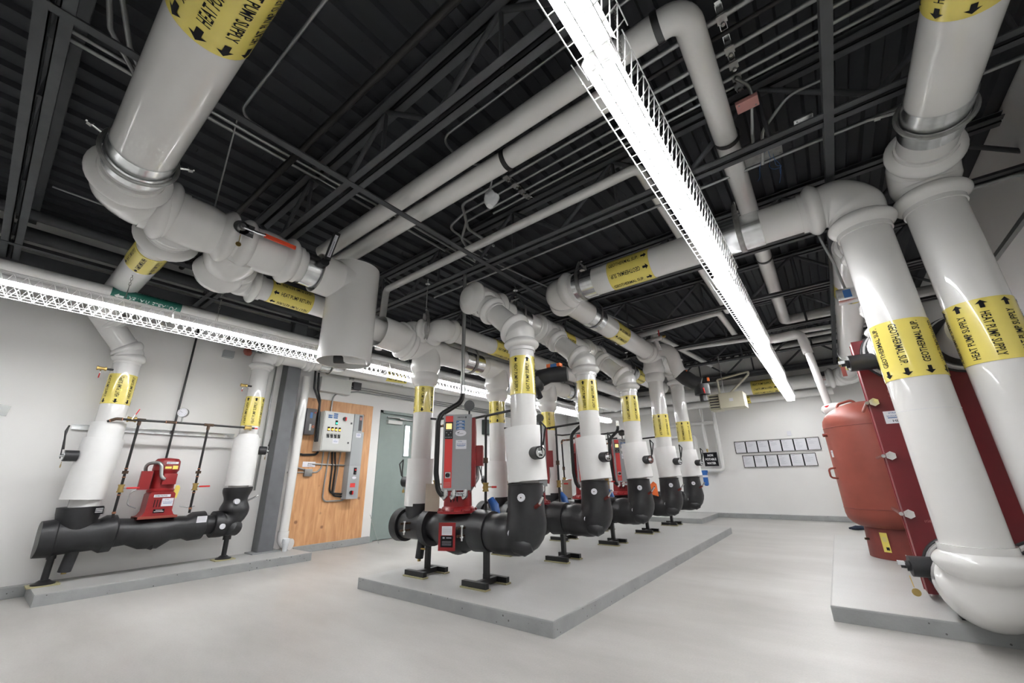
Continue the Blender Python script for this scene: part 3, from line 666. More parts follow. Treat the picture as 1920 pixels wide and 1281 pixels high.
obj('cap', MB().lathe((-6.28, 2.03, 2.78), (0, -1, 0), [(0, .06), (.03, .065), (.07, .055), (.09, .02)], 20), 'tank', t)
obj('gear_plate', MB().box((-6.14, 1.99, 2.74), (-6.13, 2.12, 2.86)).cyl((-6.2, 2.06, 2.8), (-6.1, 2.06, 2.8), .025, 14), 'galv', t)
# --- small upper pipes
def big_small(name, pts, r, label, m='pvc', R=None, bands=()):
    t = thing(name, label, 'pipe', pts[0])
    obj('pipe_body', MB().sweep(fillet(pts, R or r * 1.3, 8), r, 20), m, t, smooth=50)
    for (c, ax) in bands: obj('hanger_band', MB().sleeve(V(c) - V(ax) * .02, V(c) + V(ax) * .02, r + .008, .006), 'black', t)
    return t
big_small('chilled_line_pipe', [(-4.15, 1.86, 3.5), (-.13, 1.84, 3.5), (-.17, 8.02, 3.5), (1.7, 8.02, 3.5)], .083, 'thick white overhead pipe turning a square corner beside the strip light', bands=(((-.28, 1.84, 3.5), (1, 0, 0)), ((-.13, 3.0, 3.5), (0, 1, 0)), ((-.15, 5.3, 3.5), (0, 1, 0))))
big_small('twin_line_pipe', [(-4.25, 2.07, 3.48), (-.62, 2.07, 3.48), (-.62, 9.6, 3.48)], .083, 'thick white overhead pipe beside the squared corner pipe, black band round it', bands=(((-1.6, 2.07, 3.48), (1, 0, 0)),))
big_small('tank_line_pipe', [(-.62, 9.8, 3.48), (1.6, 9.8, 3.48)], .08, 'white pipe crossing behind the tank just under the joists')
big_small('riser_line_pipe', [(-4.4, 2.86, 2.62), (-4.4, 2.9, 3.5), (-.8, 2.87, 3.5), (-.86, 6.9, 3.5)], .046, 'slim white overhead pipe with a square corner, dropping beside the separator')
big_small('cross_line_pipe', [(-2.9, 7.15, 3.48), (-.98, 6.8, 3.48), (-.98, 8.2, 3.48)], .05, 'slim white pipe crossing under the joists above the last geothermal risers')
big_small('drop_line_pipe', [(-2.15, 7.3, 3.1), (-2.15, 7.0, 3.45), (-1.85, 10.2, 3.45)], .05, 'slim white pipe rising from the geothermal fittings and running to the far wall')
big_small('gas_line_pipe', [(-2.0, 8.2, 3.4), (-.4, 8.5, 3.4), (1.6, 8.7, 3.4)], .04, 'thin white overhead pipe with small red valve lever near the far wall')
big_small('thin_line_pipe', [(-.45, 9.1, 3.45), (1.6, 9.1, 3.45)], .035, 'thin straight white pipe under the joists above the tank')
# potable water pipe
t = big_small('potable_water_pipe', [(-5.25, YN + .1, 2.80), (-5.25, 9.5, 2.80)], .052, 'slim white potable water pipe with dark green label above the strip light')
wb = obj('green_label', MB().cyl((-5.25, .40, 2.80), (-5.25, .95, 2.80), .0545, 24), 'green_label', t)
def pot_text():
    mb = MB(); ax = V((0, 1, 0)); R = .0562
    for th0, fl in ((-.75, 1), (1.4, 1)):
        vs, fs = text_geo('POTABLE WATER', .01)
        def P(t, v):
            an = th0 + v / R; return V((-5.25, .40 + t, 2.80)) + V((math.cos(an), 0, math.sin(an))) * R
        mb.add([P(.32 - a * .38, -b * .05) for a, b in vs], fs)
        mb.add([P(.06 - a * .07, b * .05) for a, b in ARROW], [tuple(range(7))])
    obj('lettering', mb, 'wink', wb, smooth=0)
pot_text()
# --- conduits
def cond(pts, label, r=.013, m='conduit', R=.12, group='overhead conduits'): small_pipe('conduit', pts, r, m, label, 'conduit', R=R, group=group)
zc_ = 3.66
cond([(1.6, 1.68, zc_), (-2.0, 1.7, zc_), (-2.05, 2.0, zc_), (-1.8, 2.35, zc_ + .05)], 'single conduit above the thick white corner pipe, hooking back near the joist', .011)
cond([(1.6, 2.13, zc_), (-3.2, 2.16, zc_)], 'galvanized conduit closest to the twin white pipes', .019)
cond([(1.6, 2.25, zc_), (-2.2, 2.27, zc_)], 'dark ribbed cable run between the first two overhead conduits', .016, 'blackpipe')
cond([(1.6, 2.38, zc_), (-2.45, 2.4, zc_), (-2.7, 2.75, zc_), (-2.7, 3.2, zc_)], 'third overhead conduit, curving down the bridging', .017)
cond([(1.6, 2.50, zc_), (-2.55, 2.52, zc_), (-2.85, 2.6, zc_), (-2.9, 3.3, zc_)], 'fourth overhead conduit with a swan-neck bend', .015)
cond([(1.6, 2.61, zc_), (-2.62, 2.64, zc_), (-2.9, 2.85, zc_), (-3.1, 3.3, zc_)], 'fifth overhead conduit with a swan-neck bend', .015)
cond([(1.6, 2.70, zc_), (-2.3, 2.72, zc_)], 'sixth overhead conduit, straight, next to the joist', .013)
cond([(-1.5, .62, 3.78), (-3.15, .6, 3.78), (-3.2, 1.3, 3.78)], 'conduit running off the joist behind the big supply main', .012)
cond([(-3.35, -.4, 3.76), (-3.35, 3.6, 3.76)], 'bright conduit running lengthwise under the deck past the separator', .017)
cond([(-3.27, -.4, 3.76), (-3.27, 1.6, 3.76), (-3.2, 2.0, 3.72), (-3.2, 3.6, 3.72)], 'second lengthwise conduit with an offset bend near the separator', .015)
cond([(-5.35, -.2, 3.72), (-5.35, 3.0, 3.72)], 'thin conduit lengthwise under the deck over the potable water pipe', .01)
cond([(-2.35, -.3, 3.7), (-2.4, -.25, 3.7), (-3.0, -.15, 3.7), (-3.4, .1, 3.7)], 'curved conduit sweeping behind the top of the supply main', .015)
cond([(-2.5, -.3, 3.7), (-2.5, -.2, 3.7), (-3.05, -.05, 3.7), (-3.5, .2, 3.7)], 'outer curved conduit sweeping behind the top of the supply main', .015)
cond([(-2.95, 3.0, 3.6), (-2.3, 7.5, 3.6)], 'bright thin conduit running diagonal under the deck behind the geothermal corner', .009)
cond([(-4.0, 3.42, 3.45), (-1.5, 3.42, 3.45), (.4, 3.42, 3.45), (1.5, 3.42, 3.45)], 'conduit running over the geothermal supply pipe', .014)
cond([(1.6, 3.62, 3.6), (-.6, 3.62, 3.6)], 'short conduit above the geothermal pipe by the junction box', .012)
cond([(.02, 2.6, 3.62), (.1, 2.75, 3.62), (.03, 3.0, 3.4), (.02, 3.2, 3.4)], 'short bent conduit above the metal junction box', .012)
cond([(.5, 3.0, 3.62), (.3, 2.95, 3.58), (.1, 3.1, 3.5), (.05, 3.3, 3.35)], 'looped conduit feeding the metal junction box', .012)
# ceiling junction boxes and hangers
def jb(name, lo, hi, m, label, cat='junction box'):
    c = [(a + b) / 2 for a, b in zip(lo, hi)]; t = thing(name, label, cat, c)
    obj('enclosure', MB().box(lo, hi, bev=.004), m, t)
    L_ = [min(a, b) for a, b in zip(lo, hi)]; H_ = [max(a, b) for a, b in zip(lo, hi)]
    obj('cover_screws', MB().cyl((L_[0] + .02, L_[1] + .02, L_[2] - .004), (L_[0] + .02, L_[1] + .02, L_[2]), .006, 8).cyl((H_[0] - .02, H_[1] - .02, L_[2] - .004), (H_[0] - .02, H_[1] - .02, L_[2]), .006, 8), 'steelgrey', t)
    return t
jb('junction_box', (-.06, 3.2, 3.42), (.2, 3.36, 3.52), 'steelgrey', 'grey metal junction box with loose blue wires above the geothermal pipe')
jb('network_box', (.3, 3.15, 3.5), (.42, 3.24, 3.53), 'galv', 'small silver gadget with a white sticker beside the loose-wire junction box')
jb('pink_plate_box', (-.02, 2.72, 3.5), (.12, 2.82, 3.53), 'pinkbox', 'pink cover plate box beside the white overhead drop pipe')
mb = MB()
for k in range(4):
    p = [V((.05 + .03 * k, 3.22, 3.46))]
    for i in range(6): p.append(p[-1] + V((random.uniform(-.04, .05), random.uniform(-.02, .1), random.uniform(-.06, .02))))
    mb.sweep(fillet(p, .03, 3), .0015, 5)
tag(obj('loose_wires', mb, 'blue', origin=(.1, 3.3, 3.4)), 'tangle of thin blue wires hanging under the metal junction box', 'wires')
for i, yy in enumerate((3.3, 4.6, 5.6)): pass
small_pipe('drop_conduit', [(-3.0, 3.02, 1.9), (-3.0, 3.02, 3.34)], .022, 'conduit', 'vertical galvanized conduit dropping to the first pump drive', 'conduit')
# dark sprinkler lines
small_pipe('sprinkler_pipe', [(XL + .5, 1.0, 3.62), (XL + .9, 1.0, 3.62), (-.6, 1.05, 3.62)], .028, 'blackpipe', 'black sprinkler pipe running under the deck behind the supply main', 'pipe', R=.05)
small_pipe('roof_drain_pipe', [(-6.25, YN + .1, 3.55), (-6.25, 9, 3.55)], .075, 'joist', 'fat dark grey drain pipe along the top of the door wall', 'pipe')
small_pipe('roof_drain_pipe', [(-5.9, YN + .1, 3.62), (-5.9, 9, 3.62)], .055, 'joist', 'slimmer dark drain pipe beside the fat one along the door wall', 'pipe')
small_pipe('side_wall_conduit', [(XR - .06, 3.6, 3.7), (XR - .06, 3.6, .3)], .03, 'black', 'black vertical pipe on the side wall behind the supply riser', 'pipe')
small_pipe('side_wall_conduit', [(XR - .06, 3.15, 3.7), (XR - .06, 3.15, .3)], .035, 'black', 'thicker black vertical pipe on the side wall closest to the supply riser elbow', 'pipe')
small_pipe('side_wall_conduit', [(1.2, 4.1, 3.0), (1.5, 4.1, 3.0), (XR - .05, 4.1, 2.8), (XR - .05, 4.1, .5)], .014, 'conduit', 'thin grey conduit bending down the side wall past the supply riser', 'conduit', R=.12)
mb = MB().box((XR - .045, YN + .5, 3.0), (XR - .005, 6.0, 3.04)); tag(obj('strut_channel', mb, 'conduit', origin=(XR - .02, 3, 3.02)), 'grey strut channel along the side wall above the exchanger', 'strut')
# ================================================================ PUMPS
from mathutils import noise as NZ
def lumpy(mb, amp=.008, sc=6.0, seed=0.0):
    mb.v = [tuple(V(v) + NZ.noise_vector(V(v) * sc + V((seed, seed, 0))) * amp) for v in mb.v]; return mb
def stand(x, y, zt, label, z0=.1, group='black steel pipe stands'):
    t = thing('pipe_stand', label, 'pipe stand', (x, y, z0), group)
    obj('post', MB().box((x - .022, y - .022, z0 + .04), (x + .022, y + .022, zt)), 'black', t)
    obj('crossbar', MB().box((x - .022, y - .16, z0 + .012), (x + .022, y + .13, z0 + .055)), 'black', t)
    for s in (-1, 1):
        obj('foot', MB().box((x - .15, y + s * .14 - .022, z0 + .012), (x + .13, y + s * .14 + .022, z0 + .056)), 'black', t)
        obj('shim', MB().box((x - .16, y + s * .14 - .035, z0 + .0005), (x + .14, y + s * .14 + .035, z0 + .0125)), 'pad', t)
    return t
def valve_gear(parent, P, d, up=(0, 0, 1), L=.1, lever=.28, tagm=True):
    P = V(P); d = V(d).normalized(); up = V(up); sd = up.cross(d).normalized()
    t = obj('valve_stub', MB().cyl(P, P + d * L, .055, 24), 'foam', parent)
    e = P + d * L
    obj('gear_plate', MB().cyl(e, e + d * .006, .043, 24).cyl(e, e + d * .03, .016, 10), 'galv', t)
    a = e + d * .02
    obj('lever', MB().sweep([a - up * .03, a + up * lever * .5 + d * .015, a + up * lever + d * .01], .012, 8, sq=(.8, .4)).sweep([a + up * .06 + sd * .02, a + up * lever * .8 + sd * .035 + d * .03, a + up * lever + d * .01], .008, 8), 'black', t)
    if tagm: obj('brass_tag', MB().cyl(e - up * .06, e - up * .085, .002, 5).cyl(e - up * .1 - d * .002, e - up * .1 + d * .002, .018, 14), 'brass', t)
    return t
def ball_valve(parent, P, ax, ld, r=.016, L=.11):
    P = V(P); ax = V(ax).normalized(); ld = V(ld).normalized(); n = ax.cross(ld).normalized()
    t = obj('ball_valve', MB().cyl(P - ax * .03, P + ax * .03, r * 1.5, 12).cyl(P - ax * .04, P - ax * .025, r * 1.9, 6).cyl(P + ax * .025, P + ax * .04, r * 1.9, 6).cyl(P, P + n * .035, .008, 8), 'brass', parent)
    b = P + n * .035
    obj('lever_arm', MB().box(b - V((.004,) * 3), b + V((.004,) * 3)).sweep([b, b + ld * .05], .006, 6), 'chrome', t)
    obj('red_grip', MB().sweep([b + ld * .05, b + ld * L], .009, 8, sq=(1, .6)), 'redlever', t)
def copper(parent, pts, r=.0125, m='blackpipe', joints=True):
    obj('tube', MB().sweep(fillet(pts, .022, 5), r, 10), m, parent)
    if joints:
        mb = MB()
        for i in range(1, len(pts) - 1):
            p = V(pts[i])
            for q in (pts[i - 1], pts[i + 1]):
                d = (V(q) - p).normalized(); mb.cyl(p + d * .045, p + d * .052, r * 1.32, 10)
        if mb.v: obj('solder_joint', mb, 'copper', parent)
        mb = MB()
        for i in range(1, len(pts) - 1):
            p = V(pts[i]); a = (V(pts[i - 1]) - p).normalized(); b = (V(pts[i + 1]) - p).normalized()
            mb.sweep(fillet([p + a * .045, p, p + b * .045], .03, 5), r * 1.3, 10)
        if mb.v: obj('elbow_fitting', mb, 'bronze', parent)
def sticker(parent, O, U, W, N, w, h, lines, m='paper', name='sticker', col='textgrey', off=.0012):
    O = V(O); U = V(U); W = V(W); N = V(N)
    s = obj(name, MB().prism([(-w / 2, -h / 2), (w / 2, -h / 2), (w / 2, h / 2), (-w / 2, h / 2)], 0, off, (O, U, W, N)), m, parent)
    by = {}
    for (txt, x, y, tw, th, c) in lines:
        mb = by.setdefault(c or col, MB())
        if txt: flat_text(mb, txt, O + U * x + W * y, U, W, N, tw, th, off=off + .0008)
        else: mb.prism([(x - tw / 2, y - th / 2), (x + tw / 2, y - th / 2), (x + tw / 2, y + th / 2), (x - tw / 2, y + th / 2)], off, off + .0006, (O, U, W, N))
    for c, mb in by.items(): obj('printing', mb, c, s, smooth=0)
    return s
UX, UY, UZ = V((1, 0, 0)), V((0, 1, 0)), V((0, 0, 1))
NX, NY = -UX, -UY

# ---- one inline pump on the centre plinth (y = 3.05)
Y0 = 3.05; AZ = .54
def build_pump():
    t = thing('inline_pump', '', 'pump', (-3.06, Y0, .1))
    prof = [(-3.955, .02), (-3.955, .145), (-3.9, .15), (-3.86, .15), (-3.855, .135), (-3.6, .135), (-3.46, .14)]
    mb = MB().sweep([(x, Y0, AZ) for x, _ in prof], [r for _, r in prof], 32); obj('inlet_insulation', lumpy(mb, .006), 'foam', t)
    obj('end_ring', MB().sweep([(-3.93, Y0, AZ), (-3.93, Y0, AZ), (-3.83, Y0, AZ)], [.17, .17, .165], 36), 'foam', t)
    obj('clamp_ring', MB().sweep([(-3.46, Y0, AZ), (-3.46, Y0, AZ), (-3.38, Y0, AZ)], [.185, .185, .18], 36), 'foam', t)
    prof = [(-3.4, 0, .13), (-3.32, -.0, .125), (-3.22, -.02, .15), (-3.12, -.035, .175), (-3.02, -.03, .19), (-2.94, -.02, .175), (-2.85, 0, .14), (-2.76, 0, .135)]
    mb = MB().sweep([(x, Y0, AZ + dz) for x, dz, _ in prof], [r for _, _, r in prof], 36)
    mb.sweep([(-3.16, Y0 - .02, AZ - .1), (-3.05, Y0 - .03, AZ - .13), (-2.95, Y0 - .02, AZ - .12), (-2.87, Y0, AZ - .05)], [.06, .085, .09, .05], 20)
    obj('volute_insulation', lumpy(mb, .014, 5), 'foam', t)
    obj('clamp_ring', MB().sweep([(-2.78, Y0, AZ), (-2.78, Y0, AZ), (-2.6, Y0, AZ)], [.178, .182, .17], 36), 'foam', t)
    for cx in (-3.62, -2.80):                                # coupling bolts sticking out
        mb = MB()
        for dz in (.035, -.03): mb.cyl((cx - .0, Y0 - .12, AZ + dz), (cx - .02, Y0 - .24, AZ + dz), .011, 8)
        obj('coupling_ear', mb, 'bronze', t)
        obj('coupling_bolt', MB().cyl((cx - .0, Y0 - .2, AZ - .07), (cx, Y0 - .2, AZ + .06), .009, 8).cyl((cx, Y0 - .2, AZ - .045), (cx, Y0 - .2, AZ - .03), .017, 6).cyl((cx, Y0 - .2, AZ + .045), (cx, Y0 - .2, AZ + .06), .017, 6), 'galv', t)
    # red bracket, slots, motor
    c = V((-3.06, Y0, 0))
    mb = MB().lathe(c + UZ * .685, UZ, [(0, .2), (.022, .2), (.022, .17), (.05, .155), (.06, .14), (.2, .135), (.22, .15), (.24, .15)], 36)
    obj('pump_bracket', mb, 'red', t)
    mb = MB()
    for k in range(12):
        a = 2 * PI * k / 12; mb.cyl(c + V((math.cos(a) * .185, math.sin(a) * .185, .705)), c + V((math.cos(a) * .185, math.sin(a) * .185, .725)), .011, 6)
    obj('flange_bolts', mb, 'red', t)
    mb = MB()
    for k in range(-1, 2):
        a = -PI / 2 + .5 + k * .23; p = c + V((math.cos(a), math.sin(a), 0)) * .136; q = V((-math.sin(a), math.cos(a), 0))
        mb.prism([(-.006, .77), (.006, .77), (.006, .86), (-.006, .86)], -.002, .002, (p, q, UZ, V((math.cos(a), math.sin(a), 0))))
    obj('slots', mb, 'ink', t)
    n = V((.61, -.79, 0)); q = V((.79, .61, 0))
    mo = obj('motor', MB().lathe(c + UZ * .925, UZ, [(0, .14), (.02, .145), (.04, .125), (.42, .125), (.44, .14), (.56, .13), (.6, .09), (.61, .02)], 32), 'red', t)
    mb = MB()
    for k in range(24):
        a = 2 * PI * k / 24; p = c + V((math.cos(a), math.sin(a), 0)) * .122; mb.prism([(-.003, .98), (.003, .98), (.003, 1.34), (-.003, 1.34)], 0, .018, (p, V((-math.sin(a), math.cos(a), 0)), UZ, V((math.cos(a), math.sin(a), 0))))
    obj('cooling_fins', mb, 'red', mo)
    p = c + q * .14 + UZ * 1.22; obj('terminal_box', MB().prism([(-.08, -.1), (.08, -.1), (.08, .1), (-.08, .1)], 0, .13, (p - q * .02, n, UZ, q)), 'red', mo)
    obj('conduit_tail', MB().sweep(fillet([p + q * .05 - UZ * .1, p + q * .06 - UZ * .22, p - q * .05 + n * .06 - UZ * .38, p - q * .16 + n * .12 - UZ * .42], .08), .016, 10), 'conduit', mo)
    # drive enclosure facing the aisle
    F = V((-2.955, 2.93, 1.255)) + n * .085
    fr = (F, q, UZ, n); W2, H2 = .14, .36
    dr = obj('drive_enclosure', MB().prism([(-W2, -H2), (W2, -H2), (W2, H2), (-W2, H2)], -.05, 0, fr), 'vfd', t)
    obj('drive_body', MB().prism([(-W2 + .01, -H2 + .03), (W2 + .03, -H2 + .03), (W2 + .03, H2 - .03), (-W2 + .01, H2 - .03)], -.16, -.05, fr), 'red', dr)
    obj('side_bracket', MB().prism([(-.16, -.34), (-.05, -.3), (-.05, .33), (-.11, .3), (-.2, .2), (-.2, -.2)], W2 + .028, W2 + .034, (F, n, UZ, q)), 'red', dr)
    def pan(x0, z0, x1, z1, m, nm, o=.001, th=.002, par=dr): return obj(nm, MB().prism([(x0, z0), (x1, z0), (x1, z1), (x0, z1)], o, o + th, fr), m, par)
    pan(-.12, -.335, -.045, .345, 'redbright', 'red_stripe')
    pan(-.122, .12, -.043, .285, 'black', 'keypad', .002, .008)
    pan(-.112, .215, -.055, .27, 'screen', 'display', .0102, .001)
    mb = MB()
    for (kx, kz) in [(-.11, .205), (-.093, .205), (-.076, .205), (-.059, .205), (-.105, .18), (-.065, .18), (-.085, .16), (-.11, .135), (-.09, .135), (-.075, .135), (-.058, .135)]: mb.prism([(kx - .005, kz - .004), (kx + .005, kz - .004), (kx + .005, kz + .004), (kx - .005, kz + .004)], .0102, .013, fr)
    obj('keys', mb, 'conduit', dr)
    mb = MB(); flat_text(mb, 'ARMSTRONG', F + q * .035 + UZ * .33, q, UZ, n, .075, .012, off=.002, bold=.02); mb.prism([(.078, .32), (.088, .32), (.088, .34), (.078, .34)], .001, .002, fr); obj('maker_name', mb, 'ink', dr, smooth=0)
    for k in range(3): sticker(dr, F + q * .03 + UZ * (.285 - .032 * k), q, UZ, n, .085, .026, [('', 0, .004, .03, .004, 'wink'), ('', 0, -.006, .065, .004, 'wink')], 'blue', 'blue_tag')
    pts = [(.035 + .055 * math.cos(a * PI / 12), .175 + .03 * math.sin(a * PI / 12)) for a in range(24)]
    s = obj('oval_sticker', MB().prism(pts, .001, .002, fr), 'paper', dr); mb = MB().prism([(-.005, .18), (.03, .19), (.01, .175)], .002, .0026, fr).prism([(.0, .168), (.06, .172), (.06, .169), (0, .165)], .002, .0026, fr); obj('printing', mb, 'greenplate', s, smooth=0)
    sticker(dr, F + q * .04 + UZ * .065, q, UZ, n, .105, .085, [('XTRA', -.01, .028, .04, .01, 'blue'), ('24 HOUR SERVICE', 0, .006, .09, .01, 'blue'), ('', 0, -.008, .085, .006, 'blue'), ('', 0, -.02, .06, .003, 'blue')])
    pan(-.108, -.248, -.055, -.192, 'galv', 'switch_plate', .003, .003); obj('rotary_knob', MB().cyl(F - q * .081 - UZ * .22, F - q * .081 - UZ * .22 + n * .03, .02, 18).prism([(-.086, -.238), (-.076, -.238), (-.076, -.202), (-.086, -.202)], .03, .042, fr), 'black', dr)
    mb = MB(); 
    for k in range(4): mb.prism([(-.115, -.325 + .012 * k), (-.055, -.325 + .012 * k), (-.055, -.321 + .012 * k), (-.115, -.321 + .012 * k)], .003, .0036, fr)
    obj('small_print', mb, 'pinkbox', dr, smooth=0)
    mb = MB()
    for sx in (-.1, -.02, .09): mb.sweep(fillet([F + q * sx - n * .02 - UZ * .35, F + q * sx - n * .02 - UZ * .41, F + q * (sx - .03) - n * .02 - UZ * .43], .02), .024, 12)
    obj('cable_glands', mb, 'galv', dr)
    obj('name_plate', MB().prism([(-.05, -.41), (.085, -.41), (.085, -.375), (-.05, -.375)], -.03, -.02, fr), 'paper', dr)
    mb = MB(); flat_text(mb, 'ARMSTRONG', F + q * .015 - UZ * .392, q, UZ, n, .125, .022, off=-.019, bold=.02); obj('maker_name', mb, 'ink', dr, smooth=0)
    # hanging data plate and paper tag
    PO = V((-2.955, Y0 - .235, .50)); pu = V((.9, .43, 0)).normalized(); pn = V((.3 * -1, -.95, 0)).normalized(); pn = V((-pu.y * -1, -pu.x, 0)).normalized() if False else V((pu.y, -pu.x, 0)).normalized()
    dp = obj('data_plate', MB().prism([(-.082, -.118), (.082, -.118), (.082, .118), (-.082, .118)], 0, .004, (PO, pu, UZ, pn)), 'red', t)
    sticker(dp, PO + UZ * .05 + pn * .004, pu, UZ, pn, .1, .075, [('', 0, .025 - .011 * k, .08, .004, None) for k in range(5)])
    sticker(dp, PO - UZ * .04 + pn * .004, pu, UZ, pn, .12, .095, [('', .02, .03, .05, .006, None), ('', -.03, .03, .02, .012, None)] + [('', 0, 0 - .01 * k, .09, .002, None) for k in range(4)], 'ink')
    obj('paper_tag', MB().prism([(-.075, -.13), (.07, -.14), (.07, .12), (-.075, .13)], 0, .003, (V((-3.3, Y0 - .12, .83)), q, UZ, n)), 'kraft', t)
    obj('drain_stub', MB().cyl((-3.55, Y0 - .02, .43), (-3.58, Y0 - .02, .24), .042, 18), 'foam', t)
    obj('drain_valve', MB().cyl((-3.58, Y0 - .02, .24), (-3.58, Y0 - .02, .21), .018, 10).cyl((-3.55, Y0 - .04, .33), (-3.48, Y0 - .04, .33), .008, 8), 'brass', t)
    obj('side_actuator', MB().sweep([(-2.8, Y0 + .2, .8), (-2.75, Y0 + .2, .74), (-2.72, Y0 + .2, .66)], [.035, .045, .035], 16), 'bluepl', t)
    return t
def build_inlet_riser():
    x = SX; t = thing('pump_inlet_riser', '', 'pipe', (x, Y0, .6))
    obj('pipe_section', MB().cyl((x, Y0, .7), (x, Y0, Z1 - .4), .11, 32), 'pvc', t)
    wrap_band(t, (x, Y0, 1.73), (x, Y0, 2.03), .1105, 'HEAT PUMP SUPPLY', start=.2, rows=6, arrow=-1, h=.034)
    obj('loose_sleeve', MB().sleeve((x - .015, Y0, .735), (x, Y0, 1.22), .142, .004, 40), 'sleeve', t)
    mb = MB().sweep([(x, Y0, .56), (x, Y0, .62), (x, Y0, .7), (x, Y0, .76)], [.11, .12, .135, .138], 30); obj('foam_tee', lumpy(mb, .006), 'foam', t)
    valve_gear(t, (x - .13, Y0 - .03, .98), (-1, -.15, 0), L=.09, lever=.24)
    return t
RX = -2.22
def build_outlet_riser():
    x = RX; t = thing('pump_outlet_riser', '', 'pipe', (x, Y0, .4))
    path = fillet([(-2.62, Y0, AZ), (x, Y0, AZ - .02), (x, Y0, .95)], .12, 12); pts, L = resample(path, 26)
    rad = []
    for i in range(26):
        s = L * i / 25; rad.append(.152 + .018 * math.exp(-((s - .14) / .07) ** 2) + .03 * math.exp(-((s - .42) / .15) ** 2))
    mb = MB().sweep(pts, rad, 34); mb.sweep([(-2.44, Y0 - .1, .60), (-2.32, Y0 - .1, .53), (-2.24, Y0 - .085, .48), (-2.17, Y0 - .07, .46), (-2.13, Y0 - .05, .47)], [.02, .06, .085, .08, .05], 20)
    obj('foam_elbow', lumpy(mb, .013, 4.5), 'foam', t)
    obj('foam_seam', MB().ring((x, Y0, .945), UZ, .157, .004, 36, 6), 'foam_edge', t)
    mb = MB()
    for (px, pz) in ((-2.15, .84), (-2.26, .56)):
        p = V((px, Y0 - .165, pz)); n = V((.35, -.93, 0)).normalized(); mb.cyl(p - n * .02, p + n * .004, .032, 12)
    obj('pin_washers', mb, 'paper', t)
    mb = MB()
    for (px, pz) in ((-2.15, .84), (-2.26, .56)):
        p = V((px, Y0 - .165, pz)); n = V((.35, -.93, 0)).normalized(); mb.cyl(p, p + n * .008, .006, 8)
    obj('insulation_pins', mb, 'bronze', t)
    obj('test_port', MB().cyl((x + .14, Y0 - .06, .76), (x + .2, Y0 - .08, .79), .016, 10), 'tankdark', t)
    obj('port_cap', MB().cyl((x + .19, Y0 - .08, .785), (x + .25, Y0 - .1, .85), .011, 10), 'chrome', t)
    obj('pipe_section', MB().cyl((x, Y0, .9), (x, Y0, 2.2), .121, 34), 'pvc', t)
    wrap_band(t, (x, Y0, 1.74), (x, Y0, 2.11), .1225, 'HEAT PUMP SUPPLY', start=.35, rows=7, arrow=1, h=.036)
    obj('loose_sleeve', MB().sleeve((x + .03, Y0, .965), (x - .01, Y0, 1.435), .176, .004, 44), 'sleeve', t)
    valve_gear(t, (x + .15, Y0 - .07, 1.2), (.9, -.43, 0), L=.11, lever=.26, tagm=False)
    # 45 degree offset up to the discharge header
    top = V((x, Y0, 2.36)); e = V((DX, Y0, DZZ)); dd = (e - top).normalized()
    mb = MB(); elbow_cover(mb, top, (0, 0, -1), dd, .125, R=.2, ext=.1, hi=1.4, mid=1.26); obj('elbow_cover', mb, 'pvc', t)
    obj('pipe_section', MB().cyl(top + dd * .1, e, .118, 32), 'pvc', t)
    mb = MB(); straight_cover(mb, e + (top - e) * .02, e - dd * .33, .12, hi=1.36, mid=1.2, one=False); obj('branch_cover', mb, 'pvc', t)
    return t
def build_bypass():
    t = thing('bypass_piping', '', 'copper piping', (-3.05, Y0, 1.6))
    y = Y0 + .03
    copper(t, [(-3.42, y, .66), (-3.44, y, 1.56), (-3.3, y, 1.56), (-3.2, y, 1.58), (RX - .1, y - .02, 1.62)])
    copper(t, [(-2.70, y - .02, .7), (-2.70, y - .02, 1.6), (RX - .1, y - .02, 1.62)], joints=False)
    copper(t, [(SX + .1, y, 1.66), (-3.42, y, 1.64), (-3.1, y + .1, 1.66)], joints=False)
    obj('union', MB().cyl((-2.70, y - .02, 1.14), (-2.70, y - .02, 1.19), .024, 6).cyl((-3.43, y, 1.1), (-3.43, y, 1.15), .024, 6), 'bronze', t)
    ball_valve(t, (-2.70, y - .02, .92), (0, 0, 1), (1, -.1, 0)); ball_valve(t, (-3.43, y, .95), (0, 0, 1), (1, -.1, 0))
    g = obj('pressure_gauge', MB().cyl((-2.95, y, 1.74), (-2.99, y + .03, 1.74), .055, 24).cyl((-2.97, y + .02, 1.62), (-2.97, y + .02, 1.7), .01, 8), 'black', t)
    return t
def build_cable():
    t = thing('drive_cable', '', 'cable', (-3.0, 3.0, 1.9))
    n = V((.61, -.79, 0)); q = V((.79, .61, 0)); F = V((-2.955, 2.93, 1.255)) + n * .06
    pts = [(-3.0, 3.02, 1.9), (-3.0, 3.02, 1.78), F - q * .2 + UZ * .35, F - q * .2 - UZ * .2, F - q * .17 - UZ * .38, F - q * .1 - UZ * .42]
    P = fillet(pts, .13, 8); obj('flexible_conduit', MB().sweep(P, .024, 14), 'blackpipe', t)
    rs, L = resample([V(a) for a in P], 90); mb = MB()
    for i in range(0, 88): mb.sweep([rs[i], rs[i].lerp(rs[i + 1], .5)], .0265, 10)
    obj('spiral_ribs', mb, 'black', t)
    obj('end_fitting', MB().cyl((-3.0, 3.02, 1.86), (-3.0, 3.02, 1.95), .03, 14), 'galv', t)
    return t
K = [0, 1.34, 2.68, 4.02]
which = ['first, closest to the end of the plinth by the door', 'second along the plinth', 'third along the plinth', 'fourth along the plinth']
w2 = ['first pump, at the open plinth end', 'second pump, behind the first', 'third pump along the plinth', 'fourth pump, at the geothermal risers']
P_ = build_pump(); I_ = build_inlet_riser(); O_ = build_outlet_riser(); B_ = build_bypass(); Cb = build_cable()
def lab(o, k, s, g): o['label'] = s + ' ' + w2[k]; o['group'] = g
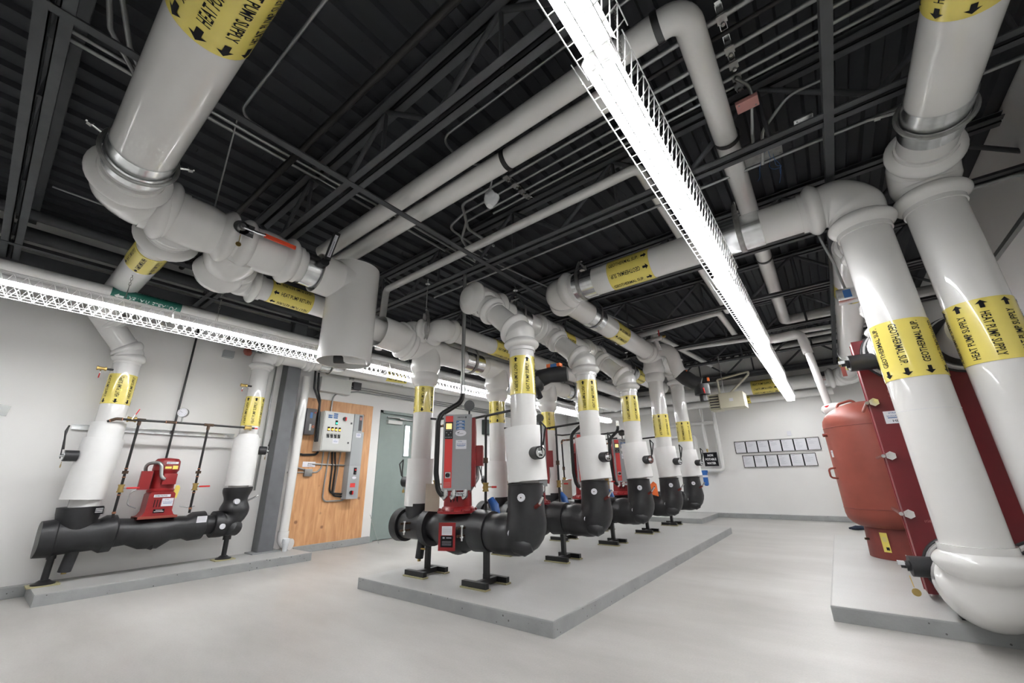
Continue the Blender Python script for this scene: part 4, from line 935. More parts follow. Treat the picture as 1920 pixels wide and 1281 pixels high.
for o, s, g in ((P_, 'foam-wrapped pump with grey drive,', 'inline pumps on the central plinth'), (I_, 'white inlet riser with downward label arrows,', 'pump inlet risers'),
                (O_, 'white outlet riser on black foam elbow,', 'pump outlet risers'), (B_, 'dark copper bypass loop with red levered valves,', 'copper bypass loops'), (Cb, 'black ribbed cable feeding the drive of the', 'drive cables')):
    if o is O_:
        lab(o, 0, s, g)
        for k in (1, 2): lab(dup(o, (0, K[k], 0), ''), k, s, g)
        continue
    lab(o, 0, s, g)
    for k in (1, 2, 3): lab(dup(o, (0, K[k], 0), ''), k, s, g)
st = stand(-2.67, 3.04, AZ - .1, '')
st['label'] = 'black H-footed stand under the outlet of the ' + w2[0]
for k in (1, 2, 3): dup(st, (0, K[k], 0), 'black H-footed stand under the outlet of the ' + w2[k])
dup(st, (0, 5.3, 0), 'black H-footed stand under the last geothermal foam elbow')
for k in range(4): dup(st, (-.79, K[k], 0), 'black H-footed stand under the inlet of the ' + w2[k])
# ---- geothermal risers (4th and 5th position) straight up into the geothermal header
def geo_riser(y, label, top):
    x = RX; t = thing('geothermal_pump_riser', label, 'pipe', (x, y, .4), 'geothermal pump risers')
    for ch in O_.children:
        if ch.name.split('.')[0] in ('foam_elbow', 'foam_seam', 'pin_washers', 'insulation_pins', 'test_port', 'port_cap', 'loose_sleeve', 'valve_stub'): copy_tree(ch, t)
    obj('pipe_section', MB().cyl((x, y, .9), (x, y, top), .128, 34), 'pvc', t)
    wrap_band(t, (x, y, 1.60), (x, y, 1.98), .1295, 'GEOTHERMAL SUP.', start=.35, rows=7, arrow=1, h=.036)
    return t
g1 = geo_riser(7.07, 'white geothermal riser under the pipe fittings cluster, upward arrows on yellow label', 2.9)
mb = MB(); mb.lathe((RX, 7.07, 3.02), (0, 0, -1), [(0, .16), (.15, .17), (.22, .19), (.27, .185), (.31, .16), (.35, .165), (.39, .17), (.43, .155), (.46, .13)], 34)
mb.sweep(*(lambda n: ([V((RX, 6.72, 3.06)).lerp(V((RX, 7.4, 3.04)), i / n) for i in range(n + 1)], [bead_profile(.68 * i / n, .68, .15, hi=1.3) for i in range(n + 1)]))(26), seg=32)
obj('tee_cover', mb, 'pvc', g1)
g2 = geo_riser(8.40, 'white geothermal riser, last in the row, beside the non potable water sign', 2.8)
mb = MB(); elbow_cover(mb, (RX, 8.4, 3.02), (0, 0, -1), (0, -1, 0), .135, R=.2); obj('elbow_cover', mb, 'pvc', g2)
obj('pipe_section', MB().cyl((RX, 7.3, 3.03), (RX, 8.2, 3.03), .13, 30), 'pvc', g2)
t = thing('foam_riser_body', 'black foam inlet body of the last geothermal riser', 'pipe insulation', (-2.9, 8.4, .5))
obj('foam_run', lumpy(MB().sweep([(-3.9, 8.4, AZ), (-3.4, 8.4, AZ), (-3.1, 8.4, AZ - .02), (-2.8, 8.4, AZ), (-2.5, 8.4, AZ)], [.14, .14, .18, .15, .15], 26), .01), 'foam', t)
t = thing('control_valve_branch', 'white elbow and black foam valve branch hanging beside the geothermal risers', 'valve assembly', (-1.9, 7.1, 2.8))
pts = [(-2.2, 7.0, 3.14), (-1.92, 6.95, 3.1), (-1.82, 7.1, 2.62)]
mb = MB(); mb.sweep(fillet([(-2.2, 7.05, 3.12), (-1.86, 7.0, 3.1), (-1.82, 7.08, 2.72)], .2, 10), .115, 26); obj('elbow_cover', mb, 'pvc', t)
obj('bead_ring', MB().ring((-1.83, 7.07, 2.88), (0, -.1, 1), .105, .02, 28).ring((-1.82, 7.1, 2.72), (.4, .3, -.5), .1, .022, 28), 'pvc', t)
obj('flange_cover', MB().sweep([(-1.83, 7.06, 2.78), (-1.8, 7.1, 2.66), (-1.73, 7.15, 2.6)], [.105, .125, .11], 24), 'pvc', t)
obj('foam_body', lumpy(MB().sweep([(-1.82, 7.1, 2.68), (-1.7, 7.12, 2.55), (-1.6, 7.14, 2.47), (-1.5, 7.16, 2.43)], [.115, .13, .12, .115], 26), .008), 'foam', t)
obj('foam_cap', MB().cyl((-1.5, 7.16, 2.42), (-1.5, 7.16, 2.25), .12, 24).cyl((-1.5, 7.16, 2.25), (-1.5, 7.16, 2.14), .055, 18), 'foam', t)
mb = MB().box((-1.78, 7.02, 2.72), (-1.73, 7.07, 2.78)).box((-1.7, 7.04, 2.62), (-1.66, 7.08, 2.68)).box((-1.38, 7.08, 2.45), (-1.35, 7.12, 2.51)); obj('orange_tabs', mb, 'orange', t)
mb = MB().sweep([(-1.45, 7.03, 2.34), (-1.44, 7.03, 2.25)], .012, 8, sq=(1, .5)); obj('red_lever', mb, 'redlever', t)
obj('balancing_manifold', MB().sweep([(-2.28, 6.8, 3.24), (-1.92, 6.8, 3.26)], .04, 18).sweep([(-2.2, 6.8, 3.24), (-2.18, 6.84, 3.05)], .038, 14).sweep([(-2.03, 6.8, 3.24), (-2.0, 6.84, 3.05)], .038, 14), 'pvc', t)
obj('manifold_valves', MB().cyl((-2.32, 6.78, 3.24), (-2.27, 6.78, 3.24), .022, 10).cyl((-1.9, 6.78, 3.27), (-1.85, 6.78, 3.27), .022, 10), 'brass', t)
obj('manifold_levers', MB().box((-2.37, 6.76, 3.27), (-2.28, 6.78, 3.285)).box((-1.96, 6.76, 3.29), (-1.945, 6.78, 3.4)), 'redlever', t)
t = thing('foam_valve_body', 'black foam valve body with orange sensor hanging between the first two outlet risers', 'valve assembly', (-2.3, 3.75, 2.05))
obj('foam_body', lumpy(MB().sweep([(-2.52, 3.66, 2.02), (-2.42, 3.68, 2.06), (-2.33, 3.72, 2.08), (-2.22, 3.76, 2.08), (-2.14, 3.79, 2.08)], [.07, .1, .085, .088, .08], 26), .008), 'foam', t)
obj('foam_cap', MB().sweep([(-2.46, 3.64, 2.04), (-2.45, 3.62, 1.93), (-2.42, 3.6, 1.9)], [.09, .085, .04], 20).cyl((-2.43, 3.6, 1.92), (-2.38, 3.58, 1.82), .035, 16), 'foam', t)
obj('orange_sensor', MB().box((-2.34, 3.68, 2.165), (-2.29, 3.76, 2.205)).box((-2.22, 3.70, 2.165), (-2.18, 3.76, 2.20)), 'orange', t)
obj('blue_sensor', MB().box((-2.29, 3.68, 2.16), (-2.22, 3.76, 2.195)), 'blue', t)
obj('support_pipe', MB().sweep([(-2.5, 3.62, 2.05), (DX, 3.64, 2.6), (DX, 3.64, 2.86)], .06, 16), 'foam', t)

# ================================================================ WALL PUMP (P0) ALONG Y
PX = -6.28; LZ = .52
t = thing('wall_inline_pump', 'black foam wrapped pump with an upright bright red motor against the side wall', 'pump', (PX, 1.4, .1))
prof = [(.54, .02), (.54, .165), (.65, .17), (.66, .158), (.7, .155), (.95, .15), (1.0, .185), (1.08, .185), (1.1, .145), (1.22, .135), (1.34, .165), (1.46, .17), (1.58, .13), (1.7, .125), (1.76, .16), (1.88, .16), (1.9, .11), (2.0, .11)]
mb = MB().sweep([(PX, y, LZ + (-.03 if 1.3 < y < 1.5 else 0)) for y, _ in prof], [r for _, r in prof], 34); mb.sweep([(PX, 1.3, LZ - .06), (PX + .02, 1.42, LZ - .1), (PX, 1.55, LZ - .03)], [.09, .11, .07], 20)
obj('foam_body', lumpy(mb, .012, 5), 'foam', t)
obj('inlet_foam_tee', lumpy(MB().sweep([(PX, .78, .55), (PX, .78, .66), (PX, .78, .74), (PX, .78, .80)], [.13, .15, .168, .175], 32), .006), 'foam', t)
sticker(t, (PX + .168, .9, .76), UY, UZ, UX, .07, .07, [('', 0, .02 - .012 * k, .055, .004, 'wink') for k in range(4)], 'ink', 'data_sticker')
sticker(t, (PX + .162, 1.82, .6), UY, UZ, UX, .1, .07, [('', 0, .02 - .012 * k, .08, .003, None) for k in range(4)])
path = fillet([(PX, 1.98, LZ), (PX, 2.2, LZ), (PX, 2.2, .95)], .15, 10); pts, L = resample(path, 22)
mb = MB().sweep(pts, [.155 if i < 4 else .15 + .018 * math.sin(i * .7) for i in range(22)], 32); mb.sweep([(PX + .05, 2.08, .54), (PX + .06, 2.18, .47), (PX + .02, 2.25, .46)], [.05, .1, .09], 16)
obj('outlet_foam_elbow', lumpy(mb, .012, 5), 'foam', t)
mb = MB()
for (py, pz) in ((2.16, .78), (2.05, .5)): mb.cyl((PX + .12, py, pz), (PX + .17, py, pz), .032, 12)
obj('pin_washers', mb, 'paper', t)
obj('test_port', MB().cyl((PX, 2.34, .78), (PX + .05, 2.44, .84), .011, 8), 'chrome', t)
# motor
c = V((PX, 1.4, 0))
obj('pump_bracket', MB().prism([(-.175, .64), (.175, .64), (.175, .66), (.14, .68), (.12, .72), (.118, .9), (.1, .92), (-.1, .92), (-.118, .9), (-.12, .72), (-.14, .68), (-.175, .66)], -.12, .12, (c, UY, UZ, UX)), 'red', t)
sticker(t, c + UX * .121 + UZ * .88, UY, UZ, UX, .15, .028, [('ARMSTRONG', -.01, 0, .11, .013, 'ink')])
sticker(t, c + UX * .121 + UZ * .81 + UY * .06, UY, UZ, UX, .105, .085, [('XTRA', -.01, .028, .04, .01, 'blue'), ('24 HOUR SERVICE', 0, .006, .09, .01, 'blue'), ('', 0, -.01, .08, .005, 'blue')])
sticker(t, c + UX * .121 + UZ * .72, UY, UZ, UX, .1, .04, [('', 0, .008, .06, .005, 'wink'), ('', 0, -.006, .085, .005, 'wink')], 'ink')
mb = MB()
for k in range(3): mb.box((PX + .12, 1.34 + .025 * k, .76), (PX + .1215, 1.347 + .025 * k, .84))
obj('slots', mb, 'ink', t)
mo = obj('motor', MB().lathe(c + UZ * .92, UZ, [(0, .125), (.02, .13), (.04, .112), (.22, .112), (.24, .126), (.34, .122), (.37, .1), (.38, .02)], 34), 'red', t)
obj('motor_face', MB().box((PX + .08, 1.36, 1.0), (PX + .15, 1.49, 1.12), bev=.008), 'red', mo)
obj('terminal_box', MB().box((PX + .06, 1.17, .95), (PX + .1, 1.27, 1.15)).box((PX - .04, 1.19, .96), (PX + .06, 1.25, 1.14)), 'red', mo)
obj('flex_conduit', MB().sweep(fillet([(PX + .0, 1.22, 1.14), (PX + .02, 1.2, 1.23), (PX + .12, 1.32, 1.25), (PX + .15, 1.34, 1.08), (PX + .15, 1.38, 1.06)], .06), .018, 12), 'conduit', mo)
sticker(mo, c + UX * .128 + UZ * 1.24 + UY * .02, UY, UZ, UX, .11, .024, [('ARMSTRONG', -.01, 0, .08, .01, 'ink')])
obj('yellow_stickers', MB().box((PX + .127, 1.36, 1.175), (PX + .1285, 1.42, 1.2)).box((PX + .127, 1.43, 1.17), (PX + .1285, 1.48, 1.21)), 'yellow', mo)
obj('yellow_tag', MB().prism([(-.03, -.11), (.02, -.11), (.035, 0), (.02, .03), (-.01, .03)], 0, .003, (V((PX + .085, 1.522, .96)), UY, UZ, UX)), 'yellow', t)
obj('flange_bolts', MB().box((PX - .15, 1.225, .645), (PX + .15, 1.575, .668)), 'tank', t)
obj('sense_lines', MB().sweep(fillet([(PX + .05, 1.2, .96), (PX + .05, 1.13, .93), (PX + .08, 1.12, .8), (PX + .1, 1.2, .76)], .04), .006, 8).sweep([(PX + .1, 1.58, .76), (PX + .1, 1.66, .74), (PX + .08, 1.74, .75)], .005, 8), 'conduit', t)
obj('drain_stub', MB().cyl((PX + .02, .82, .42), (PX - .0, .8, .2), .05, 18), 'foam', t); obj('drain_cap', MB().cyl((PX, .8, .2), (PX, .8, .18), .02, 10), 'brass', t)
# risers of the wall pump
t = thing('wall_pump_inlet_riser', 'white riser with downward arrow label at the wall pump, closest to the patch of tape', 'pipe', (PX, .8, .8))
e1 = V((PX, .8, 2.46)); e2 = V((PX, .46, 2.88)); dd = (e2 - e1).normalized()
obj('pipe_section', MB().cyl((PX, .8, .78), (PX, .8, 2.35), .121, 34), 'pvc', t)
mb = MB(); elbow_cover(mb, e1, (0, 0, -1), dd, .118, R=.18, ext=.07, hi=1.3, mid=1.12); obj('elbow_cover', mb, 'pvc', t)
obj('pipe_section', MB().cyl(e1 + dd * .1, e2, .12, 30), 'pvc', t)
wrap_band(t, (PX, .8, 1.86), (PX, .8, 2.2), .1215, 'HEAT PUMP SUPPLY', start=.7, rows=7, arrow=-1, h=.036)
obj('loose_sleeve', MB().sleeve((PX, .77, .87), (PX, .8, 1.49), .168, .004, 44), 'sleeve', t)
obj('inner_sleeve', MB().cyl((PX, .8, 1.45), (PX, .8, 1.66), .145, 34), 'sleeve', t)
valve_gear(t, (PX + .06, .63, 1.3), (.1, -1, 0), L=.1, lever=.3)
t2 = thing('bleed_valve', 'tiny red-levered brass valve on the wall pump inlet riser above its label', 'valve', (PX + .05, .62, 2.28))
copper(t2, [(PX + .05, .70, 2.24), (PX + .05, .56, 2.24)], joints=False); ball_valve(t2, (PX + .05, .6, 2.24), (0, 1, 0), (0, 0, -1), r=.012, L=.1)
t = thing('wall_pump_outlet_riser', 'white riser with upward arrow label at the wall pump, beside the grey column', 'pipe', (PX, 2.2, .9))
obj('pipe_section', MB().cyl((PX, 2.2, .9), (PX, 2.2, 2.62), .112, 34), 'pvc', t)
wrap_band(t, (PX, 2.2, 1.74), (PX, 2.2, 2.14), .1125, 'HEAT PUMP SUPPLY', start=.7, rows=7, arrow=1, h=.036)
obj('loose_sleeve', MB().sleeve((PX, 2.2, .97), (PX, 2.2, 1.58), .155, .004, 44), 'sleeve', t)
obj('shoulder', MB().sweep([(PX, 2.2, 1.56), (PX, 2.2, 1.6), (PX, 2.2, 1.63)], [.145, .13, .113], 30), 'sleeve', t)
valve_gear(t, (PX + .06, 2.34, 1.42), (.2, 1, 0), L=.09, lever=.28)
t2 = thing('bleed_valve', 'tiny red-levered brass valve on the wall pump outlet riser above its label', 'valve', (PX + .05, 2.05, 2.28))
copper(t2, [(PX + .05, 2.11, 2.28), (PX + .05, 1.98, 2.28)], joints=False); ball_valve(t2, (PX + .05, 2.01, 2.28), (0, 1, 0), (0, 0, -1), r=.012, L=.08)
# bypass piping on the wall
BX = -6.12
t = thing('wall_bypass_piping', 'dark copper bypass frame with pressure gauge above the red wall pump', 'copper piping', (BX, 1.5, 1.7))
copper(t, [(BX + .0, .76, 1.66), (BX + .03, .82, 1.69), (BX, 1.3, 1.70), (BX, 2.2, 1.70)])
copper(t, [(BX, 1.02, 1.70), (BX, 1.02, .68)], joints=False); copper(t, [(BX, 1.68, 1.70), (BX, 1.68, .68)], joints=False)
for y in (1.02, 1.68):
    obj('union', MB().cyl((BX, y, 1.12), (BX, y, 1.15), .028, 6), 'bronze', t)
    obj('solder_joint', MB().cyl((BX, y, 1.08), (BX, y, 1.09), .0165, 10).cyl((BX, y, 1.17), (BX, y, 1.18), .0165, 10).cyl((BX, y, .9), (BX, y, .91), .0165, 10).cyl((BX, y, .72), (BX, y, .74), .0165, 10), 'copper', t)
    ball_valve(t, (BX, y, .97), (0, 0, 1), (0, 1, .02), L=.16); obj('tee_fitting', MB().cyl((BX, y - .05, 1.70), (BX, y + .05, 1.70), .017, 10).cyl((BX, y, 1.70), (BX, y, 1.64), .017, 10), 'bronze', t)
ball_valve(t, (BX, .95, 1.70), (0, 1, 0), (.0, .3, .9), L=.12); ball_valve(t, (BX, 2.12, 1.70), (0, 1, 0), (0, 1, 0), L=.12)
g = obj('pressure_gauge', MB().cyl((BX + .0, 1.40, 1.82), (BX + .03, 1.38, 1.82), .055, 28).cyl((BX, 1.4, 1.7), (BX, 1.4, 1.78), .009, 8), 'steelgrey', t)
gn = V((.03, -.02, 0)).normalized(); gp = V((BX + .03, 1.38, 1.82)); obj('dial', MB().cyl(gp, gp + gn * .002, .05, 28), 'paper', g)
gu = V((.02, .03, 0)).normalized(); mb = MB()
for k in range(11):
    a = math.radians(225 - 27 * k); p = gp + gn * .003 + gu * math.cos(a) * .04 + UZ * math.sin(a) * .04; mb.box(p - V((.002,) * 3), p + V((.002,) * 3))
mb.sweep([gp + gn * .003, gp + gn * .003 - gu * .03 + UZ * .018], .0012, 5); obj('dial_marks', mb, 'ink', g)
t = thing('strut_channel', 'galvanized strut channel screwed to the wall behind the wall pump risers', 'strut', (XL + .02, 1.35, 1.62))
mb = MB().box((XL + .001, .55, 1.60), (XL + .004, 2.12, 1.645)).box((XL + .001, .55, 1.645), (XL + .04, 2.12, 1.65)).box((XL + .001, .55, 1.595), (XL + .04, 2.12, 1.60)); obj('channel', mb, 'galv', t)
mb = MB()
for k in range(8): mb.cyl((XL + .004, .65 + .2 * k, 1.622), (XL + .012, .65 + .2 * k, 1.622), .01, 8)
obj('screws', mb, 'chrome', t)
small_pipe('gauge_conduit', [(XL + .04, 1.43, 1.12), (XL + .04, 1.43, 3.2)], .0125, 'black', 'black vertical conduit on the wall behind the pressure gauge', 'conduit')
for (x, y, lb) in ((PX - .0, .68, 'round-based black post under the wall pump inlet'), (PX + .0, 2.18, 'round-based black post under the wall pump outlet elbow')):
    t = thing('pipe_stand', lb, 'pipe stand', (x, y, .1), 'wall pump posts')
    obj('post', MB().cyl((x, y, .12), (x, y, .4), .028, 16).cyl((x, y, .33), (x, y, .42), .045 if y > 1 else .035, 16), 'black', t)
    obj('foot', MB().lathe((x, y, .112), UZ, [(0, .085), (.012, .085), (.02, .06), (.04, .035)], 24), 'black', t)
    obj('shim', MB().box((x - .09, y - .11, .1005), (x + .09, y + .11, .1125)), 'pad', t)
# ---- rain pipe beside the column
t = thing('downpipe', 'white pipe beside the grey column ending in an elbow on the plinth', 'pipe', (-6.42, 2.93, .1))
obj('pipe_section', MB().cyl((-6.42, 2.93, .2), (-6.42, 2.93, 2.6), .062, 24), 'pvc', t)
mb = MB().sweep(fillet([(-6.42, 2.93, .34), (-6.42, 2.93, .18), (-6.3, 3.0, .17)], .09, 8), .073, 20); obj('elbow_cover', mb, 'pvc', t)
tag(obj('clear_cup', MB().lathe((-6.24, 2.9, .1005), UZ, [(0, .03), (.16, .045), (.16, .042), (.005, .027)], 18).cyl((-6.24, 2.9, .2), (-6.24, 2.9, .25), .05, 14), ['clear'], origin=(-6.24, 2.9, .1)), 'clear plastic cup with black rim standing by the downpipe elbow', 'cup')
small_pipe('wall_conduit', [(XL + .03, 2.5, .9), (XL + .03, 2.5, 3.2)], .012, 'conduit', 'bright conduit strapped to the wall just before the grey column', 'conduit')
tag(obj('tape_patch', MB().prism([(-.06, -.05), (.05, -.06), (.06, .04), (-.04, .06)], 0, .002, (V((XL + .001, .02, 1.75)), UY, UZ, UX)), 'conduit', origin=(XL, .02, 1.75)), 'small grey patch of tape stuck on the bare white wall', 'tape')
# ================================================================ PLYWOOD BOARD AND PANELS
WX = XL
tag(obj('plywood_board', MB().box((WX + .001, 2.99, .1), (WX + .02, 4.27, 2.3)), 'ply', origin=(WX + .01, 3.6, 1.2)), 'orange-brown plywood backboard fixed to the wall beside the green door', 'board')
BXW = WX + .02
t = thing('control_cabinet', 'light grey control cabinet with green and amber pilot lamps on the plywood', 'control cabinet', (BXW, 3.5, 1.78))
x1 = -6.3; obj('body', MB().box((BXW, 3.24, 1.46), (x1, 3.76, 2.08), bev=.004), 'panelgrey', t)
dr = obj('door', MB().box((x1, 3.25, 1.47), (x1 + .012, 3.75, 2.07), bev=.003), 'panelgrey', t)
xf = x1 + .012
def box_x(nm, y0, z0, y1, z1, m, th=.004, par=dr, x=xf): return obj(nm, MB().box((x, y0, z0), (x + th, y1, z1)), m, par)
def knob(y, z, par, x=xf, r=.03):
    k = obj('rotary_handle', MB().cyl((x, y, z), (x + .02, y, z), r, 20), 'black', par); obj('red_grip', MB().box((x + .02, y - .006 + .01, z - r * 1.1), (x + .035, y + .014 + .01, z + r * .8)), 'redlever', k)
mb = MB()
for (a, b) in ((3.30, 2.0), (3.30, 1.97), (3.39, 2.03), (3.39, 2.0), (3.39, 1.97)): mb.box((xf, a, b), (xf + .002, a + .07, b + .022))
obj('blue_tags', mb, 'blue', dr)
knob(3.58, 1.98, dr)
box_x('lamp_bezel', 3.43, 1.87, 3.47, 1.94, 'ink'); obj('green_lamp', MB().cyl((xf + .004, 3.45, 1.895), (xf + .016, 3.45, 1.895), .014, 14), 'lampg', dr)
for k in range(4):
    y = 3.33 + .062 * k; b = box_x('lamp_bezel', y - .02, 1.765, y + .02, 1.83, 'ink'); obj('amber_lamp', MB().cyl((xf + .004, y, 1.79), (xf + .016, y, 1.79), .015, 14), 'lampo', b)
    b = box_x('selector_plate', y - .022, 1.66, y + .022, 1.725, 'ink'); obj('selector_knob', MB().cyl((xf + .004, y, 1.685), (xf + .02, y, 1.685), .014, 12), 'darkgrey', b); obj('plate_marks', MB().box((xf + .0042, y - .018, 1.712), (xf + .0045, y + .018, 1.717)).box((xf + .0042, y - .018, 1.665), (xf + .0045, y - .012, 1.69)), 'wink', b)
sticker(dr, (xf, 3.47, 1.61), UY, UZ, UX, .1, .07, [('XTRA', -.01, .02, .03, .008, 'blue'), ('24 HOUR SERVICE', 0, .004, .08, .009, 'blue'), ('', 0, -.01, .06, .004, 'blue')])
box_x('latch', 3.70, 1.9, 3.725, 1.93, 'darkgrey', .01); box_x('latch', 3.68, 1.58, 3.70, 1.61, 'darkgrey', .01)
t = thing('soft_starter', 'tall grey motor drive cabinet with red rotary handle at the edge of the plywood', 'drive cabinet', (BXW, 3.9, 1.4))
x1 = -6.4; obj('upper_body', MB().box((BXW, 3.83, 1.80), (x1, 4.0, 2.1), bev=.003), 'boxgrey', t); obj('keypad_column', MB().box((x1, 3.92, 1.82), (x1 + .006, 3.975, 2.08)), 'darkgrey', t)
obj('display', MB().box((x1 + .006, 3.93, 2.0), (x1 + .008, 3.965, 2.05)), 'pinkbox', t)
mid = obj('middle_cover', MB().box((BXW, 3.82, 1.24), (x1 + .01, 4.03, 1.8), bev=.003), 'boxgrey', t); low = obj('lower_cover', MB().box((BXW, 3.82, .72), (x1 + .01, 4.03, 1.24), bev=.003), 'boxgrey', t)
xg = x1 + .01
sticker(mid, (xg, 3.93, 1.74), UY, UZ, UX, .09, .07, [('', 0, .02, .05, .005, 'blue'), ('', 0, .005, .07, .006, 'blue'), ('', 0, -.01, .05, .004, 'blue')])
b = obj('switch_plate', MB().box((xg, 3.91, 1.1), (xg + .004, 3.96, 1.21)), 'ink', low); obj('red_button', MB().cyl((xg + .004, 3.935, 1.175), (xg + .016, 3.935, 1.175), .014, 12), 'redlever', b); obj('selector_knob', MB().cyl((xg + .004, 3.935, 1.125), (xg + .018, 3.935, 1.125), .015, 12), 'darkgrey', b)
obj('oval_sticker', MB().prism([(.04 * math.cos(a * PI / 10), .022 * math.sin(a * PI / 10)) for a in range(20)], 0, .002, (V((xg, 3.93, 1.05)), UY, UZ, UX)), 'paper', low)
obj('red_sticker', MB().box((xg, 3.87, .90), (xg + .002, 3.96, .965)), 'redbright', low); knob(3.90, .82, low, xg)
t = thing('black_motor_drive', 'black wall drive box with small keypad at the top corner of the plywood', 'drive cabinet', (BXW, 3.05, 1.9))
x1 = -6.38; obj('body', MB().box((BXW, 2.995, 1.70), (x1, 3.15, 2.10), bev=.006), 'darkgrey', t)
obj('blue_tag', MB().box((x1, 3.05, 1.95), (x1 + .002, 3.09, 2.04)), 'blue', t); obj('keys', MB().cyl((x1, 3.125, 2.04), (x1 + .005, 3.125, 2.04), .01, 10), 'redlever', t)
obj('keypad', MB().box((x1, 3.06, 1.76), (x1 + .002, 3.09, 1.86)), 'conduit', t); obj('indicator_ring', MB().ring((x1 + .002, 3.12, 1.82), UX, .016, .003, 12, 5), 'orange', t)
# cables and conduits on the board
def bc(name, pts, r, m, label, cat='conduit', R=.08): small_pipe(name, pts, r, m, label, cat, R=R, group=None)
cx = BXW + .02
bc('black_cable', [(cx + .05, 3.08, 2.75), (cx + .05, 3.1, 2.45), (cx + .08, 3.21, 2.2), (cx + .08, 3.22, 1.6)], .016, 'black', 'black cable looping down to the side of the control cabinet', 'cable')
bc('black_cable', [(cx + .05, 3.14, 2.72), (cx + .05, 3.16, 2.45), (cx + .1, 3.20, 2.25), (cx + .12, 3.23, 1.6)], .016, 'black', 'second black cable beside the first, down to the control cabinet side', 'cable')
bc('black_cable', [(cx, 2.97, 1.7), (cx, 2.99, 1.42), (cx, 3.1, 1.40), (cx, 3.32, 1.41), (cx, 3.33, 1.46)], .018, 'black', 'black cable curving under the black drive box to the cabinet bottom', 'cable')
bc('board_conduit', [(cx, 3.03, 1.7), (cx, 3.0, 1.22), (cx, 3.15, 1.18), (cx, 3.2, 1.18)], .011, 'conduit', 'thin conduit from the black drive box down to the small square box')
bc('board_conduit', [(cx, 2.9, 1.14), (cx, 3.35, 1.14), (cx, 3.42, 1.2), (cx, 3.42, 1.46)], .012, 'conduit', 'thin conduit sweeping from the square box up to the cabinet')
bc('board_conduit', [(cx, 3.2, 1.27), (cx, 3.82, 1.25)], .012, 'conduit', 'short level conduit from the white plate to the tall drive cabinet')
bc('board_conduit', [(cx, 3.52, 1.46), (cx, 3.5, .95), (cx, 3.5, .70), (cx, 3.85, .70), (cx, 3.86, .72)], .012, 'conduit', 'thin conduit dropping from the cabinet and hooking under the tall drive')
bc('black_cable', [(cx, 3.57, 1.46), (cx, 3.6, 1.2), (cx, 3.6, .82), (cx, 3.82, .80)], .014, 'black', 'black cable hanging below the cabinet to the tall drive base', 'cable')
bc('black_cable', [(cx, 3.62, 1.46), (cx, 3.66, 1.2), (cx, 3.65, .78), (cx, 3.82, .76)], .014, 'black', 'inner black cable hanging beside the tall drive cabinet', 'cable')
bc('board_conduit', [(cx, 3.72, 1.46), (cx, 3.68, .8)], .009, 'conduit', 'thin straight rod conduit between cabinet and tall drive base')
bc('board_conduit', [(cx, 3.46, 2.08), (cx, 3.46, 2.42), (cx, 3.9, 2.52), (cx, 8.5, 2.52)], .013, 'conduit', 'conduit rising from the cabinet top and turning over the green door', R=.15)
bc('board_conduit', [(cx, 3.7, 2.56), (cx, 8.5, 2.56)], .011, 'conduit', 'upper thin conduit running over the green door', R=.05)
bc('board_conduit', [(cx, 3.7, 2.6), (cx, 8.5, 2.6)], .011, 'conduit', 'topmost thin conduit running over the green door', R=.05)
tag(obj('outlet_plate', MB().box((BXW, 3.12, 1.22), (BXW + .008, 3.32, 1.30)).box((BXW + .008, 3.2, 1.24), (BXW + .03, 3.26, 1.28)), 'paper', origin=(BXW, 3.2, 1.26)), 'white cover plate on the plywood under the control cabinet', 'cover plate')
tag(obj('square_box', MB().box((BXW, 3.15, 1.08), (BXW + .05, 3.27, 1.19), bev=.003), 'conduit', origin=(BXW, 3.2, 1.13)), 'small square grey electrical box on the plywood', 'junction box')
tag(obj('wall_cabinet', MB().box((WX, 3.18, 2.42), (WX + .14, 3.72, 2.66), bev=.004), 'panelgrey', origin=(WX, 3.4, 2.5)), 'plain pale grey wall cabinet above the plywood', 'cabinet')
tag(obj('dark_wall_box', MB().box((WX, 3.8, 2.55), (WX + .08, 3.95, 2.68), bev=.004), 'darkgrey', origin=(WX, 3.85, 2.6)), 'small dark box with cables on the wall above the door corner', 'junction box')
tag(obj('thermostat', MB().box((WX, 3.75, 2.72), (WX + .02, 3.83, 2.82), bev=.003), 'conduit', origin=(WX, 3.79, 2.77)), 'small grey wall sensor above the pale cabinet', 'thermostat')
tag(obj('sensor_box', MB().box((WX, 1.77, 2.70), (WX + .08, 1.9, 2.80), bev=.004), 'boxgrey', origin=(WX, 1.8, 2.75)), 'small grey box high on the wall before the brick-red valve cap', 'junction box')
tag(obj('dark_green_box', MB().box((WX, 7.3, 2.0), (WX + .12, 7.75, 2.35), bev=.004), 'greenplate', origin=(WX, 7.5, 2.2)), 'dark green wall box seen between the risers past the green door', 'junction box')
